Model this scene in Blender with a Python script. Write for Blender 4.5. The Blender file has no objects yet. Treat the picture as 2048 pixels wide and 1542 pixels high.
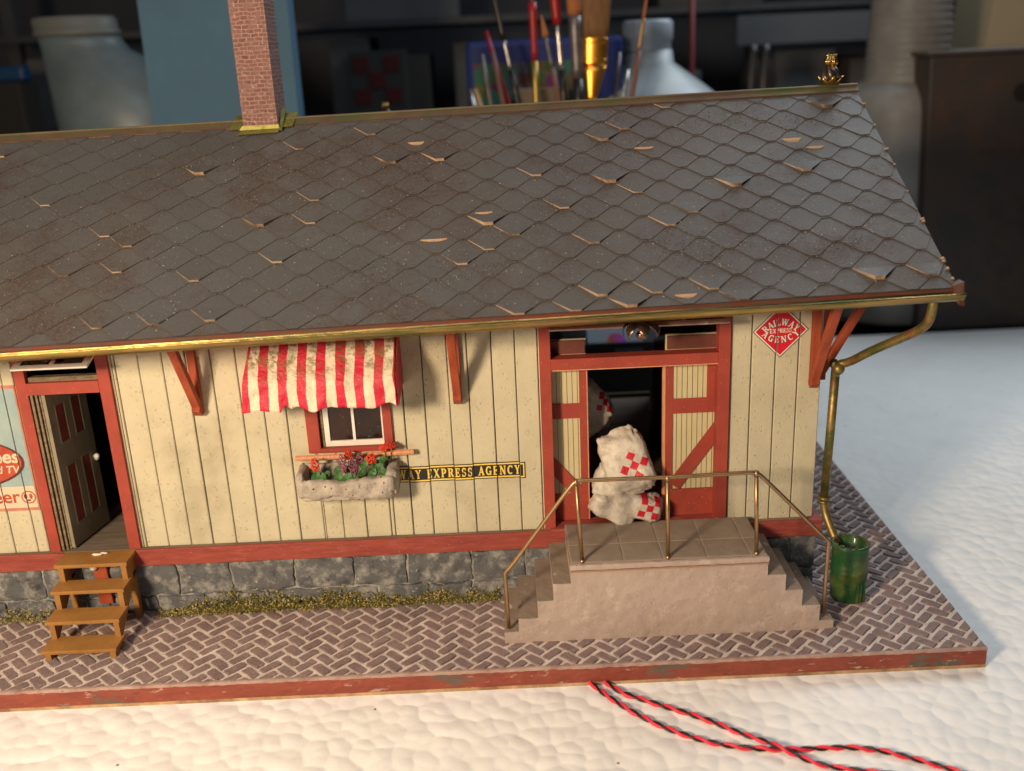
import bpy, math, random
from mathutils import Vector, Matrix, noise
random.seed(7)
sc = bpy.context.scene
COL = sc.collection
# ------------------------------------------------------------ camera
F = 1962.0; TH = 0.0455; PITCH = math.atan(662 / F); CZ = 1.672
cr = Vector((1, 0, 0)); cf = Vector((0, math.cos(PITCH), -math.sin(PITCH))); cu = Vector((0, math.sin(PITCH), math.cos(PITCH)))
RR = math.cos(TH) * cr - math.sin(TH) * cu
UU = math.sin(TH) * cr + math.cos(TH) * cu
CAM = Vector((0, -2.874 * math.cos(PITCH), CZ))
cd = bpy.data.cameras.new('camera'); cam = bpy.data.objects.new('camera', cd); COL.objects.link(cam)
m = Matrix((RR, UU, -cf)).transposed().to_4x4(); m.translation = CAM; cam.matrix_world = m
cd.sensor_width = 36; cd.lens = F / 2048 * 36; cd.clip_start = .05; cd.clip_end = 60
cd.dof.use_dof = True; cd.dof.focus_distance = 2.85; cd.dof.aperture_fstop = 1.15
sc.camera = cam
# ------------------------------------------------------------ world and lamps
w = bpy.data.worlds.new('World'); sc.world = w; w.use_nodes = True
bg = w.node_tree.nodes['Background']; bg.inputs[0].default_value = (.55, .72, 1, 1); bg.inputs[1].default_value = .045
def area(name, loc, target, size, power, col, sy=None):
    l = bpy.data.lights.new(name, 'AREA'); l.energy = power; l.color = col; l.size = size
    if sy: l.shape = 'RECTANGLE'; l.size_y = sy
    o = bpy.data.objects.new(name, l); COL.objects.link(o); o.location = loc
    o.rotation_euler = (Vector(target) - Vector(loc)).to_track_quat('-Z', 'Y').to_euler(); return o
area('desk_lamp_light', (-2.1, -3.3, 2.1), (-.1, -.1, .6), .55, 222, (1, .78, .54))
area('window_light', (3.2, 3.6, 4.6), (.6, .6, .3), 2.6, 165, (.80, .91, 1))
area('overhead_fill_light', (-.3, -1.8, 5.0), (0, .2, .3), 2.6, 62, (.90, .94, 1))  # added overhead fill to brighten table and metal, no real source
sc.view_settings.view_transform = 'Standard'; sc.view_settings.look = 'None'
sc.view_settings.exposure = 0; sc.view_settings.gamma = 1

# ------------------------------------------------------------ helpers
def ray(px, py): return cf + (px - 1024) / F * RR - (py - 771) / F * UU
def at_y(px, py, y):
    d = ray(px, py); return CAM + d * ((y - CAM.y) / d.y)
def at_z(px, py, z):
    d = ray(px, py); return CAM + d * ((z - CAM.z) / d.z)
def V(*a): return Vector(a)
def U(a, b): return random.uniform(a, b)
ORG = {}
class MB:
    def __init__(s): s.v = []; s.f = []; s.mi = []
    def add(s, vs, fs, mi=0):
        n = len(s.v); s.v += [Vector(p) for p in vs]
        for i, f in enumerate(fs):
            s.f.append([n + k for k in f]); s.mi.append(mi[i] if isinstance(mi, list) else mi)
        return s
    def hexa(s, p, mi=0):
        return s.add(p, [(0, 3, 2, 1), (4, 5, 6, 7), (0, 1, 5, 4), (1, 2, 6, 5), (2, 3, 7, 6), (3, 0, 4, 7)], mi)
    def box(s, x0, x1, y0, y1, z0, z1, mi=0):
        return s.hexa([(x0, y0, z0), (x1, y0, z0), (x1, y1, z0), (x0, y1, z0), (x0, y0, z1), (x1, y0, z1), (x1, y1, z1), (x0, y1, z1)], mi)
    def obox(s, c, ax, ay, az, mi=0):   # centre and three half vectors
        c = Vector(c); P = [c - ax - ay - az, c + ax - ay - az, c + ax + ay - az, c - ax + ay - az, c - ax - ay + az, c + ax - ay + az, c + ax + ay + az, c - ax + ay + az]
        return s.hexa(P, mi)
    def bar(s, a, b, wx, wy, side=V(1, 0, 0), mi=0):
        a = Vector(a); b = Vector(b); d = (b - a); n = d.cross(side).normalized(); sd = n.cross(d).normalized()
        return s.obox((a + b) / 2, sd * wx / 2, n * wy / 2, d / 2, mi)
    def tube(s, pts, r, n=12, mi=0, caps=True):
        pts = [Vector(p) for p in pts]; rs = r if isinstance(r, list) else [r] * len(pts)
        t0 = (pts[1] - pts[0]).normalized(); ref = V(0, 0, 1) if abs(t0.z) < .9 else V(1, 0, 0)
        nrm = t0.cross(ref).normalized(); rings = []; vs = []
        for i, p in enumerate(pts):
            t = ((pts[min(i + 1, len(pts) - 1)] - pts[max(i - 1, 0)])).normalized()
            nrm = (nrm - t * nrm.dot(t)).normalized(); b = t.cross(nrm)
            for k in range(n):
                a = 2 * math.pi * k / n; vs.append(p + (nrm * math.cos(a) + b * math.sin(a)) * rs[i])
        fs = [(i * n + k, i * n + (k + 1) % n, (i + 1) * n + (k + 1) % n, (i + 1) * n + k) for i in range(len(pts) - 1) for k in range(n)]
        if caps: fs += [tuple(range(n - 1, -1, -1)), tuple(range((len(pts) - 1) * n, len(pts) * n))]
        return s.add(vs, fs, mi)
    def lathe(s, prof, c, n=32, mi=0, axis=None, wob=0):
        c = Vector(c); ax = Vector(axis or (0, 0, 1)).normalized(); e1 = ax.orthogonal().normalized(); e2 = ax.cross(e1); vs = []
        for r, z in prof:
            for k in range(n):
                a = 2 * math.pi * k / n; rr = r
                if wob: rr = r * (1 + wob * noise.noise((math.cos(a) * 2, math.sin(a) * 2, z * 25)))
                vs.append(c + ax * z + (e1 * math.cos(a) + e2 * math.sin(a)) * rr)
        fs = [(i * n + k, i * n + (k + 1) % n, (i + 1) * n + (k + 1) % n, (i + 1) * n + k) for i in range(len(prof) - 1) for k in range(n)]
        return s.add(vs, fs, mi)
    def grid(s, fn, nu, nv, mi=0, close_u=False):
        vs = [fn(i / (nu - (0 if close_u else 0)), j / nv) for j in range(nv + 1) for i in range(nu + 1)]
        fs = [(j * (nu + 1) + i, j * (nu + 1) + i + 1, (j + 1) * (nu + 1) + i + 1, (j + 1) * (nu + 1) + i) for j in range(nv) for i in range(nu)]
        return s.add(vs, fs, mi)
    def blob(s, c, r, n=8, mi=0, sq=(1, 1, 1), nz=0, nf=30):
        c = Vector(c); vs = []; fs = []
        for j in range(n + 1):
            th = math.pi * j / n
            for i in range(2 * n):
                ph = math.pi * i / n; d = V(math.sin(th) * math.cos(ph), math.sin(th) * math.sin(ph), math.cos(th))
                rr = r * (1 + nz * noise.noise(c + d * r * nf)); vs.append(c + V(d.x * sq[0], d.y * sq[1], d.z * sq[2]) * rr)
        for j in range(n):
            for i in range(2 * n):
                a = j * 2 * n + i; b = j * 2 * n + (i + 1) % (2 * n); fs.append((a, a + 2 * n, b + 2 * n, b))
        return s.add(vs, fs, mi)
    def build(s, name, mats, parent=None, smooth=False, bevel=0, origin=None):
        if not isinstance(mats, (list, tuple)): mats = [mats]
        if origin is None:
            lo = V(*[min(p[i] for p in s.v) for i in range(3)]); hi = V(*[max(p[i] for p in s.v) for i in range(3)])
            origin = (lo + hi) / 2; 
            if parent is None: origin.z = lo.z
        origin = Vector(origin)
        me = bpy.data.meshes.new(name); me.from_pydata([p - origin for p in s.v], [], s.f)
        for mt in mats: me.materials.append(mt)
        me.polygons.foreach_set('material_index', s.mi); 
        if smooth: me.polygons.foreach_set('use_smooth', [True] * len(me.polygons))
        me.update(); me.validate()
        o = bpy.data.objects.new(name, me); COL.objects.link(o)
        if parent: o.parent = parent; o.location = origin - ORG[parent.name]
        else: o.location = origin
        ORG[o.name] = origin
        if bevel:
            b = o.modifiers.new('bevel', 'BEVEL'); b.width = bevel; b.segments = 2; b.limit_method = 'ANGLE'; b.angle_limit = .7
        if smooth and smooth != 'all':
            try:
                with bpy.context.temp_override(object=o, active_object=o, selected_objects=[o]): pass
            except Exception: pass
        return o
def thing(name, label, cat, loc, group=None):
    o = bpy.data.objects.new(name, None); COL.objects.link(o); o.location = loc; o.empty_display_size = .05
    ORG[o.name] = Vector(loc); return tag(o, label, cat, group)
def tag(o, label=None, cat=None, group=None, kind=None):
    if label: o['label'] = label
    if cat: o['category'] = cat
    if group: o['group'] = group
    if kind: o['kind'] = kind
    return o
def rough_box(mb, x0, x1, y0, y1, z0, z1, res=.02, amp=.004, freq=18, mi=0, rnd=.01, seed=0):
    """a box with subdivided, noise displaced faces and softened edges"""
    c = V((x0 + x1) / 2, (y0 + y1) / 2, (z0 + z1) / 2); h = V((x1 - x0) / 2, (y1 - y0) / 2, (z1 - z0) / 2)
    n = [max(2, int(2 * h[i] / res)) for i in range(3)]
    def disp(p):
        q = V(*[max(-(h[i] - min(rnd, h[i])), min(h[i] - min(rnd, h[i]), p[i])) for i in range(3)]); d = p - q
        if d.length > 1e-9: d = d.normalized() * min(rnd, min(h))
        q2 = q + d; s_ = c + q2
        nv = V(noise.noise(s_ * freq + V(seed, 0, 0)), noise.noise(s_ * freq + V(31, seed, 5)), noise.noise(s_ * freq + V(7, 77, seed)))
        nv2 = V(noise.noise(s_ * freq * 3.1 + V(seed, 0, 9)), noise.noise(s_ * freq * 3.1 + V(3, seed, 5)), noise.noise(s_ * freq * 3.1 + V(7, 7, seed)))
        return s_ + nv * amp + nv2 * amp * .5
    for ax in range(3):
        a, b = (ax + 1) % 3, (ax + 2) % 3
        for sg in (-1, 1):
            def fn(u, v):
                p = V(0, 0, 0); p[ax] = sg * h[ax]; p[a] = (2 * u - 1) * h[a] * sg; p[b] = (2 * v - 1) * h[b]; return disp(p)
            mb.grid(fn, n[a], n[b], mi)
    return mb

# ------------------------------------------------------------ materials
def nodes(name):
    m = bpy.data.materials.new(name); m.use_nodes = True; nt = m.node_tree; b = nt.nodes['Principled BSDF']; return m, nt, b
def nd(nt, t, **k):
    n = nt.nodes.new(t)
    for a, v in k.items():
        if a.startswith('i_'): n.inputs[int(a[2:])].default_value = v
        else: setattr(n, a, v)
    return n
def c4(c): return (c[0], c[1], c[2], 1)
def ramp(nt, src, p0, p1):
    n = nd(nt, 'ShaderNodeMapRange'); n.inputs[1].default_value = p0; n.inputs[2].default_value = p1; nt.links.new(src, n.inputs[0]); return n.outputs[0]
def mix(nt, fac, a, b, mode='MIX'):
    n = nd(nt, 'ShaderNodeMix', data_type='RGBA', blend_type=mode)
    if isinstance(fac, (int, float)): n.inputs[0].default_value = fac
    else: nt.links.new(fac, n.inputs[0])
    for i, x in ((6, a), (7, b)):
        if isinstance(x, tuple): n.inputs[i].default_value = c4(x)
        else: nt.links.new(x, n.inputs[i])
    return n.outputs[2]
def tex(nt, kind, scale, detail=4, rough=.6, vec=None, feat=None, out=0, rnd=1):
    if kind == 'noise': n = nd(nt, 'ShaderNodeTexNoise'); n.inputs['Scale'].default_value = scale; n.inputs['Detail'].default_value = detail; n.inputs['Roughness'].default_value = rough
    else:
        n = nd(nt, 'ShaderNodeTexVoronoi'); n.inputs['Scale'].default_value = scale; n.inputs['Randomness'].default_value = rnd
        if feat: n.feature = feat
    nt.links.new(vec, n.inputs['Vector']); return n.outputs[out]
def coord(nt, sc_=(1, 1, 1)):
    t = nd(nt, 'ShaderNodeTexCoord'); mp = nd(nt, 'ShaderNodeMapping'); mp.inputs['Scale'].default_value = sc_; nt.links.new(t.outputs['Object'], mp.inputs[0]); return mp.outputs[0]
def bump(nt, b, h, strength, dist, prev=None):
    n = nd(nt, 'ShaderNodeBump'); n.inputs['Strength'].default_value = strength; n.inputs['Distance'].default_value = dist
    nt.links.new(h, n.inputs['Height'])
    if prev: nt.links.new(prev, n.inputs['Normal'])
    nt.links.new(n.outputs[0], b.inputs['Normal']); return n.outputs[0]
def M(name, c, c2=None, scale=12, rough=.7, metal=0, bs=0, bd=.003, bscale=80, lo=.35, hi=.65, specks=None, stretch=(1, 1, 1), spec=.3, trans=0, alpha=1, coat=0, dirt=None, pits=None):
    m, nt, b = nodes(name); v = coord(nt, stretch); col = None
    b.inputs['Roughness'].default_value = rough; b.inputs['Metallic'].default_value = metal; b.inputs['Specular IOR Level'].default_value = spec
    b.inputs['Base Color'].default_value = c4(c); cur = c
    if c2: cur = mix(nt, ramp(nt, tex(nt, 'noise', scale, 6, .65, v), lo, hi), c, c2)
    for (dc, ds, d0, d1, amt) in (dirt or []):
        f = nd(nt, 'ShaderNodeMath', operation='MULTIPLY', i_1=amt); nt.links.new(ramp(nt, tex(nt, 'noise', ds, 5, .7, v), d0, d1), f.inputs[0]); cur = mix(nt, f.outputs[0], cur, dc)
    for (sc_c, ss, th) in (specks or []):
        vv = coord(nt); d = tex(nt, 'vor', ss, vec=vv); f = nd(nt, 'ShaderNodeMath', operation='LESS_THAN', i_1=th); nt.links.new(d, f.inputs[0])
        nm = nd(nt, 'ShaderNodeMath', operation='GREATER_THAN', i_1=.52); nt.links.new(tex(nt, 'noise', ss * .35, 2, .5, vv), nm.inputs[0])
        f2 = nd(nt, 'ShaderNodeMath', operation='MULTIPLY'); nt.links.new(f.outputs[0], f2.inputs[0]); nt.links.new(nm.outputs[0], f2.inputs[1]); cur = mix(nt, f2.outputs[0], cur, sc_c)
    if not isinstance(cur, tuple): nt.links.new(cur, b.inputs['Base Color'])
    pv = None
    if bs: pv = bump(nt, b, tex(nt, 'noise', bscale, 6, .65, v), bs, bd)
    if pits:
        vv = coord(nt); d = ramp(nt, tex(nt, 'vor', pits[0], vec=vv), 0, .28); g = ramp(nt, tex(nt, 'noise', pits[0] * .3, 2, .5, vv), .45, .6)
        mm = nd(nt, 'ShaderNodeMath', operation='MAXIMUM'); inv = nd(nt, 'ShaderNodeMath', operation='SUBTRACT', i_0=1.0); nt.links.new(g, inv.inputs[1]); nt.links.new(d, mm.inputs[0]); nt.links.new(inv.outputs[0], mm.inputs[1])
        bump(nt, b, mm.outputs[0], pits[1], .003, pv)
    b.inputs['Transmission Weight'].default_value = trans; b.inputs['Alpha'].default_value = alpha; b.inputs['Coat Weight'].default_value = coat
    return m
DK = (.012, .011, .010)
cream = M('cream_paint', (.56, .505, .355), (.48, .43, .30), 5, .75, bs=.4, bd=.003, bscale=120, pits=(75, .8), dirt=[((.27, .23, .15), 2.6, .54, .74, .55), ((.34, .29, .20), 45, .60, .72, .5)], specks=[((.12, .09, .05), 60, .07)])
cream_dirty = M('cream_paint_aged', (.56, .48, .30), (.48, .40, .24), 9, .75, bs=.35, bd=.003, bscale=120, pits=(75, .6), dirt=[((.26, .20, .12), 5, .5, .7, .6)])
card = M('door_card', (.58, .50, .30), (.53, .45, .26), 12, .8, bs=.2, bscale=150)
line = M('groove_line', (.10, .075, .035), rough=.9)
red = M('red_trim_paint', (.36, .058, .036), (.27, .045, .030), 9, .6, bs=.25, bd=.002, bscale=140, specks=[((.65, .35, .22), 110, .10)])
band = M('red_band_paint', (.31, .065, .045), (.23, .042, .032), 10, .6, bs=.4, bd=.003, bscale=60, stretch=(1, 6, 6), dirt=[((.45, .14, .09), 12, .52, .75, .6)], specks=[((.6, .3, .2), 90, .09)])
wood_red = M('stained_wood', (.36, .075, .028), (.27, .045, .018), 9, .55, bs=.5, bd=.003, bscale=50, stretch=(4, 4, 1))
peach = M('raw_wood_edge', (.66, .33, .18), (.52, .22, .11), 20, .7, stretch=(8, 1, 1), bs=.3)
tan = M('bare_card_edge', (.50, .32, .19), (.20, .12, .07), 30, .85, lo=.40, hi=.72)
white = M('white_paint', (.78, .74, .66), (.70, .65, .56), 20, .6, bs=.2, bscale=120)
grime = M('grimy_frame', (.36, .24, .19), (.26, .15, .12), 16, .55, bs=.4, bscale=100, dirt=[((.6, .48, .4), 25, .6, .7, .8)])
brass = M('aged_brass', (.50, .33, .10), (.17, .12, .04), 9, .30, metal=1, bs=.5, bd=.003, bscale=24, stretch=(.35, 4, 4), dirt=[((.12, .14, .05), 9, .50, .64, .75), ((.33, .16, .09), 5, .56, .66, .6)])
brass_pipe = M('pipe_brass', (.38, .26, .09), (.22, .16, .06), 18, .45, metal=.75, bs=.5, bd=.002, bscale=60, dirt=[((.10, .13, .035), 15, .46, .56, .85), ((.36, .13, .07), 11, .54, .62, .8)])
brass_rail = M('rail_brass', (.44, .28, .14), (.33, .20, .10), 30, .36, metal=.85)
gold = M('bright_gold', (.80, .50, .15), (.40, .22, .06), 40, .22, metal=1)
darkmetal = M('dark_pewter', (.20, .14, .11), (.06, .045, .04), 50, .3, metal=.8, bs=.3, bscale=120)
glass = M('dark_glass', (.012, .009, .008), (.035, .012, .010), 12, .10, spec=.25, specks=[((.5, .5, .48), 120, .09)])
interior = M('interior_dark', (.035, .028, .022), rough=.9)
concrete = M('plaster_concrete', (.43, .335, .285), (.37, .285, .24), 6, .85, bs=.6, bd=.005, bscale=45, pits=(38, .5), dirt=[((.58, .49, .42), 16, .55, .68, .5), ((.27, .17, .13), 4, .58, .75, .6), ((.24, .19, .15), 60, .60, .68, .5)])
tread_m = M('worn_tread', (.25, .19, .14), (.19, .145, .105), 20, .8, bs=.5, bd=.003, bscale=70, specks=[((.6, .5, .4), 90, .10)])
pave = M('landing_pavers', (.27, .215, .16), (.22, .17, .125), 12, .8, bs=.5, bd=.003, bscale=60, specks=[((.5, .42, .33), 110, .08)])
groove = M('paver_groove', (.36, .27, .21), rough=.9)
brick = M('paving_brick', (.27, .19, .175), (.18, .125, .117), 9, .85, bs=.8, bd=.004, bscale=110, dirt=[((.42, .32, .28), 34, .60, .70, .7), ((.10, .06, .055), 5, .58, .7, .6)])
mortar = M('paving_mortar', (.62, .53, .46), (.46, .38, .33), 18, .9, bs=.6, bd=.004, bscale=80, dirt=[((.17, .12, .10), 3.2, .60, .74, .7)])
slabred = M('slab_red_edge', (.27, .065, .04), (.20, .045, .03), 10, .6, bs=.5, bd=.004, bscale=50, stretch=(1, 3, 3), dirt=[((.10, .10, .08), 3, .56, .62, .9), ((.06, .045, .035), 7, .62, .68, .8), ((.46, .32, .26), 15, .60, .66, .8)])
slabtan = M('slab_raw_edge', (.55, .36, .20), (.22, .12, .06), 9, .8, bs=.4)
stone = M('foundation_stone', (.105, .108, .112), (.37, .35, .32), 24, .8, lo=.48, hi=.74, bs=1, bd=.008, bscale=40, dirt=[((.55, .52, .46), 40, .64, .72, .9), ((.02, .02, .022), 15, .60, .72, .7)])
smort = M('foundation_mortar', (.40, .38, .34), (.16, .155, .15), 22, .9, bs=.6, bd=.004, bscale=60)
stair = M('ochre_step_paint', (.36, .175, .045), (.27, .125, .033), 6, .5, bs=.35, bd=.002, bscale=90, specks=[((.7, .5, .3), 130, .08)])
floorw = M('grey_floor_boards', (.22, .17, .125), (.12, .09, .065), 6, .8, stretch=(1, 10, 1), bs=.4)
doorg = M('olive_door_paint', (.27, .235, .16), (.21, .18, .12), 15, .6, bs=.25)
doorp = M('maroon_panel', (.26, .055, .038), (.18, .04, .028), 15, .55)
bead = M('tan_moulding', (.26, .20, .12), (.12, .085, .05), 40, .6, stretch=(1, 1, 3))
green = M('green_barrel_paint', (.018, .075, .022), (.12, .13, .022), 9, .38, lo=.48, hi=.70, bs=.8, bd=.006, bscale=30, coat=.2, specks=[((.5, .5, .2), 90, .09)])
plasterp = M('stone_trough', (.30, .26, .22), (.50, .43, .35), 16, .85, bs=1, bd=.007, bscale=45, pits=(42, 1.0), specks=[((.05, .04, .03), 48, .16)], dirt=[((.22, .18, .15), 12, .54, .66, .7)])
leafm = M('leaf_green', (.055, .17, .04), (.03, .09, .02), 60, .5)
orangef = M('orange_blossom', (.75, .10, .03), (.6, .04, .02), 120, .8)
purplef = M('plum_blossom', (.22, .05, .09), (.30, .10, .14), 120, .8)
sackm_base = None
foam, nt, b = nodes('styrofoam'); v = coord(nt)
b.inputs['Roughness'].default_value = .62; b.inputs['Specular IOR Level'].default_value = .35
wv = nd(nt, 'ShaderNodeMix', data_type='VECTOR'); wv.inputs[0].default_value = .035
nz_ = nd(nt, 'ShaderNodeTexNoise'); nz_.inputs['Scale'].default_value = 7; nt.links.new(v, nz_.inputs['Vector']); nt.links.new(v, wv.inputs[4]); nt.links.new(nz_.outputs['Color'], wv.inputs[5]); vw = wv.outputs[1]
vn = nd(nt, 'ShaderNodeTexVoronoi', feature='SMOOTH_F1'); vn.inputs['Scale'].default_value = 23; vn.inputs['Smoothness'].default_value = .35; nt.links.new(vw, vn.inputs['Vector']); d1 = vn.outputs[0]
sq = nd(nt, 'ShaderNodeMath', operation='POWER', i_1=1.7); nt.links.new(d1, sq.inputs[0]); inv = nd(nt, 'ShaderNodeMath', operation='SUBTRACT', i_0=1.0); nt.links.new(sq.outputs[0], inv.inputs[1])
pv = bump(nt, b, inv.outputs[0], .8, .0085)
pv = bump(nt, b, tex(nt, 'noise', 6, 2, .4, v), .35, .02, pv); bump(nt, b, tex(nt, 'noise', 150, 3, .5, v), .15, .003, pv)
cc = mix(nt, ramp(nt, tex(nt, 'noise', 5, 4, .6, v), .35, .7), (.86, .84, .80), (.80, .78, .74))
sp = nd(nt, 'ShaderNodeMath', operation='LESS_THAN', i_1=.028); nt.links.new(tex(nt, 'vor', 6.5, vec=v), sp.inputs[0])
cc = mix(nt, sp.outputs[0], cc, (.15, .12, .10)); nt.links.new(cc, b.inputs['Base Color'])

slate, nt, b = nodes('slate_card'); v = coord(nt); b.inputs['Roughness'].default_value = .62; b.inputs['Specular IOR Level'].default_value = .4
cur = mix(nt, ramp(nt, tex(nt, 'noise', 2.2, 3, .5, v), .4, .65), (.086, .083, .078), (.104, .090, .074))
rn = nd(nt, 'ShaderNodeNewGeometry')
cur = mix(nt, ramp(nt, rn.outputs['Random Per Island'], 0, 14), cur, (.26, .28, .32))
cur = mix(nt, ramp(nt, tex(nt, 'noise', 230, 3, .9, v), .35, .75), cur, (.065, .052, .042))
dz = nd(nt, 'ShaderNodeMath', operation='MULTIPLY'); nt.links.new(ramp(nt, tex(nt, 'noise', 2.6, 6, .72, v), .48, .62), dz.inputs[0]); nt.links.new(ramp(nt, tex(nt, 'noise', 120, 4, .85, v), .40, .58), dz.inputs[1])
cur = mix(nt, dz.outputs[0], cur, (.070, .036, .022))
dz2 = ramp(nt, tex(nt, 'noise', 160, 3, .8, v), .60, .75); m3 = nd(nt, 'ShaderNodeMath', operation='MULTIPLY', i_1=.7); nt.links.new(dz2, m3.inputs[0]); cur = mix(nt, m3.outputs[0], cur, (.20, .15, .11))
for scl, th in ((55, .06), (90, .065)):
    f = nd(nt, 'ShaderNodeMath', operation='LESS_THAN', i_1=th); nt.links.new(tex(nt, 'vor', scl, vec=v), f.inputs[0]); g = nd(nt, 'ShaderNodeMath', operation='GREATER_THAN', i_1=.5); nt.links.new(tex(nt, 'noise', 6, 3, .6, v), g.inputs[0])
    h = nd(nt, 'ShaderNodeMath', operation='MULTIPLY'); nt.links.new(f.outputs[0], h.inputs[0]); nt.links.new(g.outputs[0], h.inputs[1]); cur = mix(nt, h.outputs[0], cur, (.42, .37, .31))
nt.links.new(cur, b.inputs['Base Color']); pv = bump(nt, b, tex(nt, 'noise', 90, 6, .7, v), .35, .003); bump(nt, b, dz.outputs[0], .35, .004, pv)
slate_edge = M('slate_cut_edge', (.48, .33, .22), (.13, .08, .05), 9, .85, lo=.46, hi=.62)
slate_dark = M('slate_dirt_shade_edge', (.085, .062, .047), (.045, .035, .028), 30, .9)  # dirt tone, also painted shade on the shingles' right-hand edges

chim, nt, b = nodes('chimney_brick'); v = coord(nt); b.inputs['Roughness'].default_value = .85
br = nd(nt, 'ShaderNodeTexBrick'); br.inputs['Scale'].default_value = 1; br.inputs['Brick Width'].default_value = .026; br.inputs['Row Height'].default_value = .0125; br.inputs['Mortar Size'].default_value = .0016; br.inputs['Mortar Smooth'].default_value = .3
sx = nd(nt, 'ShaderNodeSeparateXYZ'); nt.links.new(v, sx.inputs[0]); ad = nd(nt, 'ShaderNodeMath', operation='ADD'); nt.links.new(sx.outputs[0], ad.inputs[0]); nt.links.new(sx.outputs[1], ad.inputs[1])
cx = nd(nt, 'ShaderNodeCombineXYZ'); nt.links.new(ad.outputs[0], cx.inputs[0]); nt.links.new(sx.outputs[2], cx.inputs[1])
wn = nd(nt, 'ShaderNodeTexNoise'); wn.inputs['Scale'].default_value = 30; nt.links.new(v, wn.inputs['Vector']); wm = nd(nt, 'ShaderNodeVectorMath', operation='MULTIPLY_ADD'); wm.inputs[1].default_value = (.012, .010, 0); nt.links.new(wn.outputs['Color'], wm.inputs[0]); nt.links.new(cx.outputs[0], wm.inputs[2])
nt.links.new(wm.outputs[0], br.inputs['Vector']); br.inputs['Color1'].default_value = c4((.20, .075, .058)); br.inputs['Color2'].default_value = c4((.14, .05, .042)); br.inputs['Mortar'].default_value = c4((.36, .22, .17))
cur = mix(nt, ramp(nt, tex(nt, 'noise', 26, 6, .75, v), .40, .62), br.outputs['Color'], (.22, .115, .09)); cur = mix(nt, ramp(nt, tex(nt, 'noise', 75, 5, .8, v), .56, .68), cur, (.42, .29, .23)); nt.links.new(cur, b.inputs['Base Color'])
pv = bump(nt, b, br.outputs['Fac'], -.6, .004); bump(nt, b, tex(nt, 'noise', 90, 5, .7, v), .6, .004, pv)

def stripes(name, x0, per, duty, red_c=(.55, .010, .040), wh=(.68, .59, .43)):
    m, nt, b = nodes(name); v = coord(nt); b.inputs['Roughness'].default_value = .5; b.inputs['Specular IOR Level'].default_value = .45
    nz = nd(nt, 'ShaderNodeTexNoise'); nz.inputs['Scale'].default_value = 14; nt.links.new(v, nz.inputs['Vector'])
    sx = nd(nt, 'ShaderNodeSeparateXYZ'); nt.links.new(v, sx.inputs[0])
    a = nd(nt, 'ShaderNodeMath', operation='MULTIPLY_ADD', i_1=.012); nt.links.new(nz.outputs[0], a.inputs[0]); nt.links.new(sx.outputs[0], a.inputs[2])
    k = nd(nt, 'ShaderNodeMath', operation='MULTIPLY_ADD', i_1=1 / per, i_2=-x0 / per); nt.links.new(a.outputs[0], k.inputs[0])
    fr = nd(nt, 'ShaderNodeMath', operation='FRACT'); nt.links.new(k.outputs[0], fr.inputs[0]); lt = nd(nt, 'ShaderNodeMath', operation='LESS_THAN', i_1=duty); nt.links.new(fr.outputs[0], lt.inputs[0])
    cur = mix(nt, lt.outputs[0], wh, red_c)
    sz = ramp(nt, sx.outputs[2], -.06, .03); f = nd(nt, 'ShaderNodeMath', operation='MULTIPLY'); nt.links.new(sz, f.inputs[0]); nt.links.new(ramp(nt, tex(nt, 'noise', 26, 8, .85, v), .47, .58), f.inputs[1]); f2 = nd(nt, 'ShaderNodeMath', operation='MULTIPLY', i_1=.95); nt.links.new(f.outputs[0], f2.inputs[0])
    cur = mix(nt, f2.outputs[0], cur, (.17, .12, .05)); nt.links.new(cur, b.inputs['Base Color'])
    pv = bump(nt, b, tex(nt, 'noise', 28, 5, .6, v), .8, .010); bump(nt, b, tex(nt, 'noise', 110, 4, .6, v), .5, .003, pv); return m

# ------------------------------------------------------------ the setting: foam sheet, workbench, room wall
tb = MB(); tb.box(-3.6, 3.6, -2.6, 2.87, -.12, 0); foam_o = tb.build('tabletop', foam, bevel=.01); tag(foam_o, kind='structure')
wb_m = M('bench_dark_wood', (.035, .028, .022), (.02, .017, .014), 3, .7)
wbm = MB(); wbm.box(-7, 7, -2.8, 6.98, -.25, -.125); tag(wbm.build('workbench', wb_m), kind='structure')
roomw = M('room_wall_paint', (.05, .05, .055), (.03, .03, .033), .8, .9)
rw = MB(); rw.box(-8, 8, 7.0, 7.2, -.3, 6); tag(rw.build('background_wall', roomw), kind='structure')

# ------------------------------------------------------------ brick paved base slab
SX0, SX1, SY0, SY1, G = -2.72, 1.28, -.405, 1.60, .062
slab = thing('paved_base', 'long base slab of the model topped with herringbone brick paving and a red painted edge', 'base slab', (-.7, .6, 0))
mb = MB()
def edge_fn(y, sg, z0, z1):
    def fn(u, v):
        x = SX0 + (SX1 - SX0) * u; z = z0 + (z1 - z0) * v
        return V(x, y + sg * (.002 * noise.noise((x * 9, z * 30, 1)) + .0015 * noise.noise((x * 40, z * 60, 3))), z)
    return fn
mb.box(SX0, SX1, SY0 + .004, SY1, .002, G - .004)
mb.grid(edge_fn(SY0, 1, .010, G - .001), 520, 5)
mb.box(SX0, SX1, SY0 - .001, SY0 + .004, .0, .010, 1)
mb.build('slab_edge', [slabred, slabtan], slab)
mb = MB()
def mort(u, v):
    x = SX0 + (SX1 - SX0) * u; y = SY0 - .002 + (SY1 - SY0) * v; return V(x, y, G - .0005 + .0026 * noise.noise((x * 26, y * 26, 0)))
mb.grid(mort, 330, 160); mb.build('mortar_bed', mortar, slab)
mb = MB()
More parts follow.
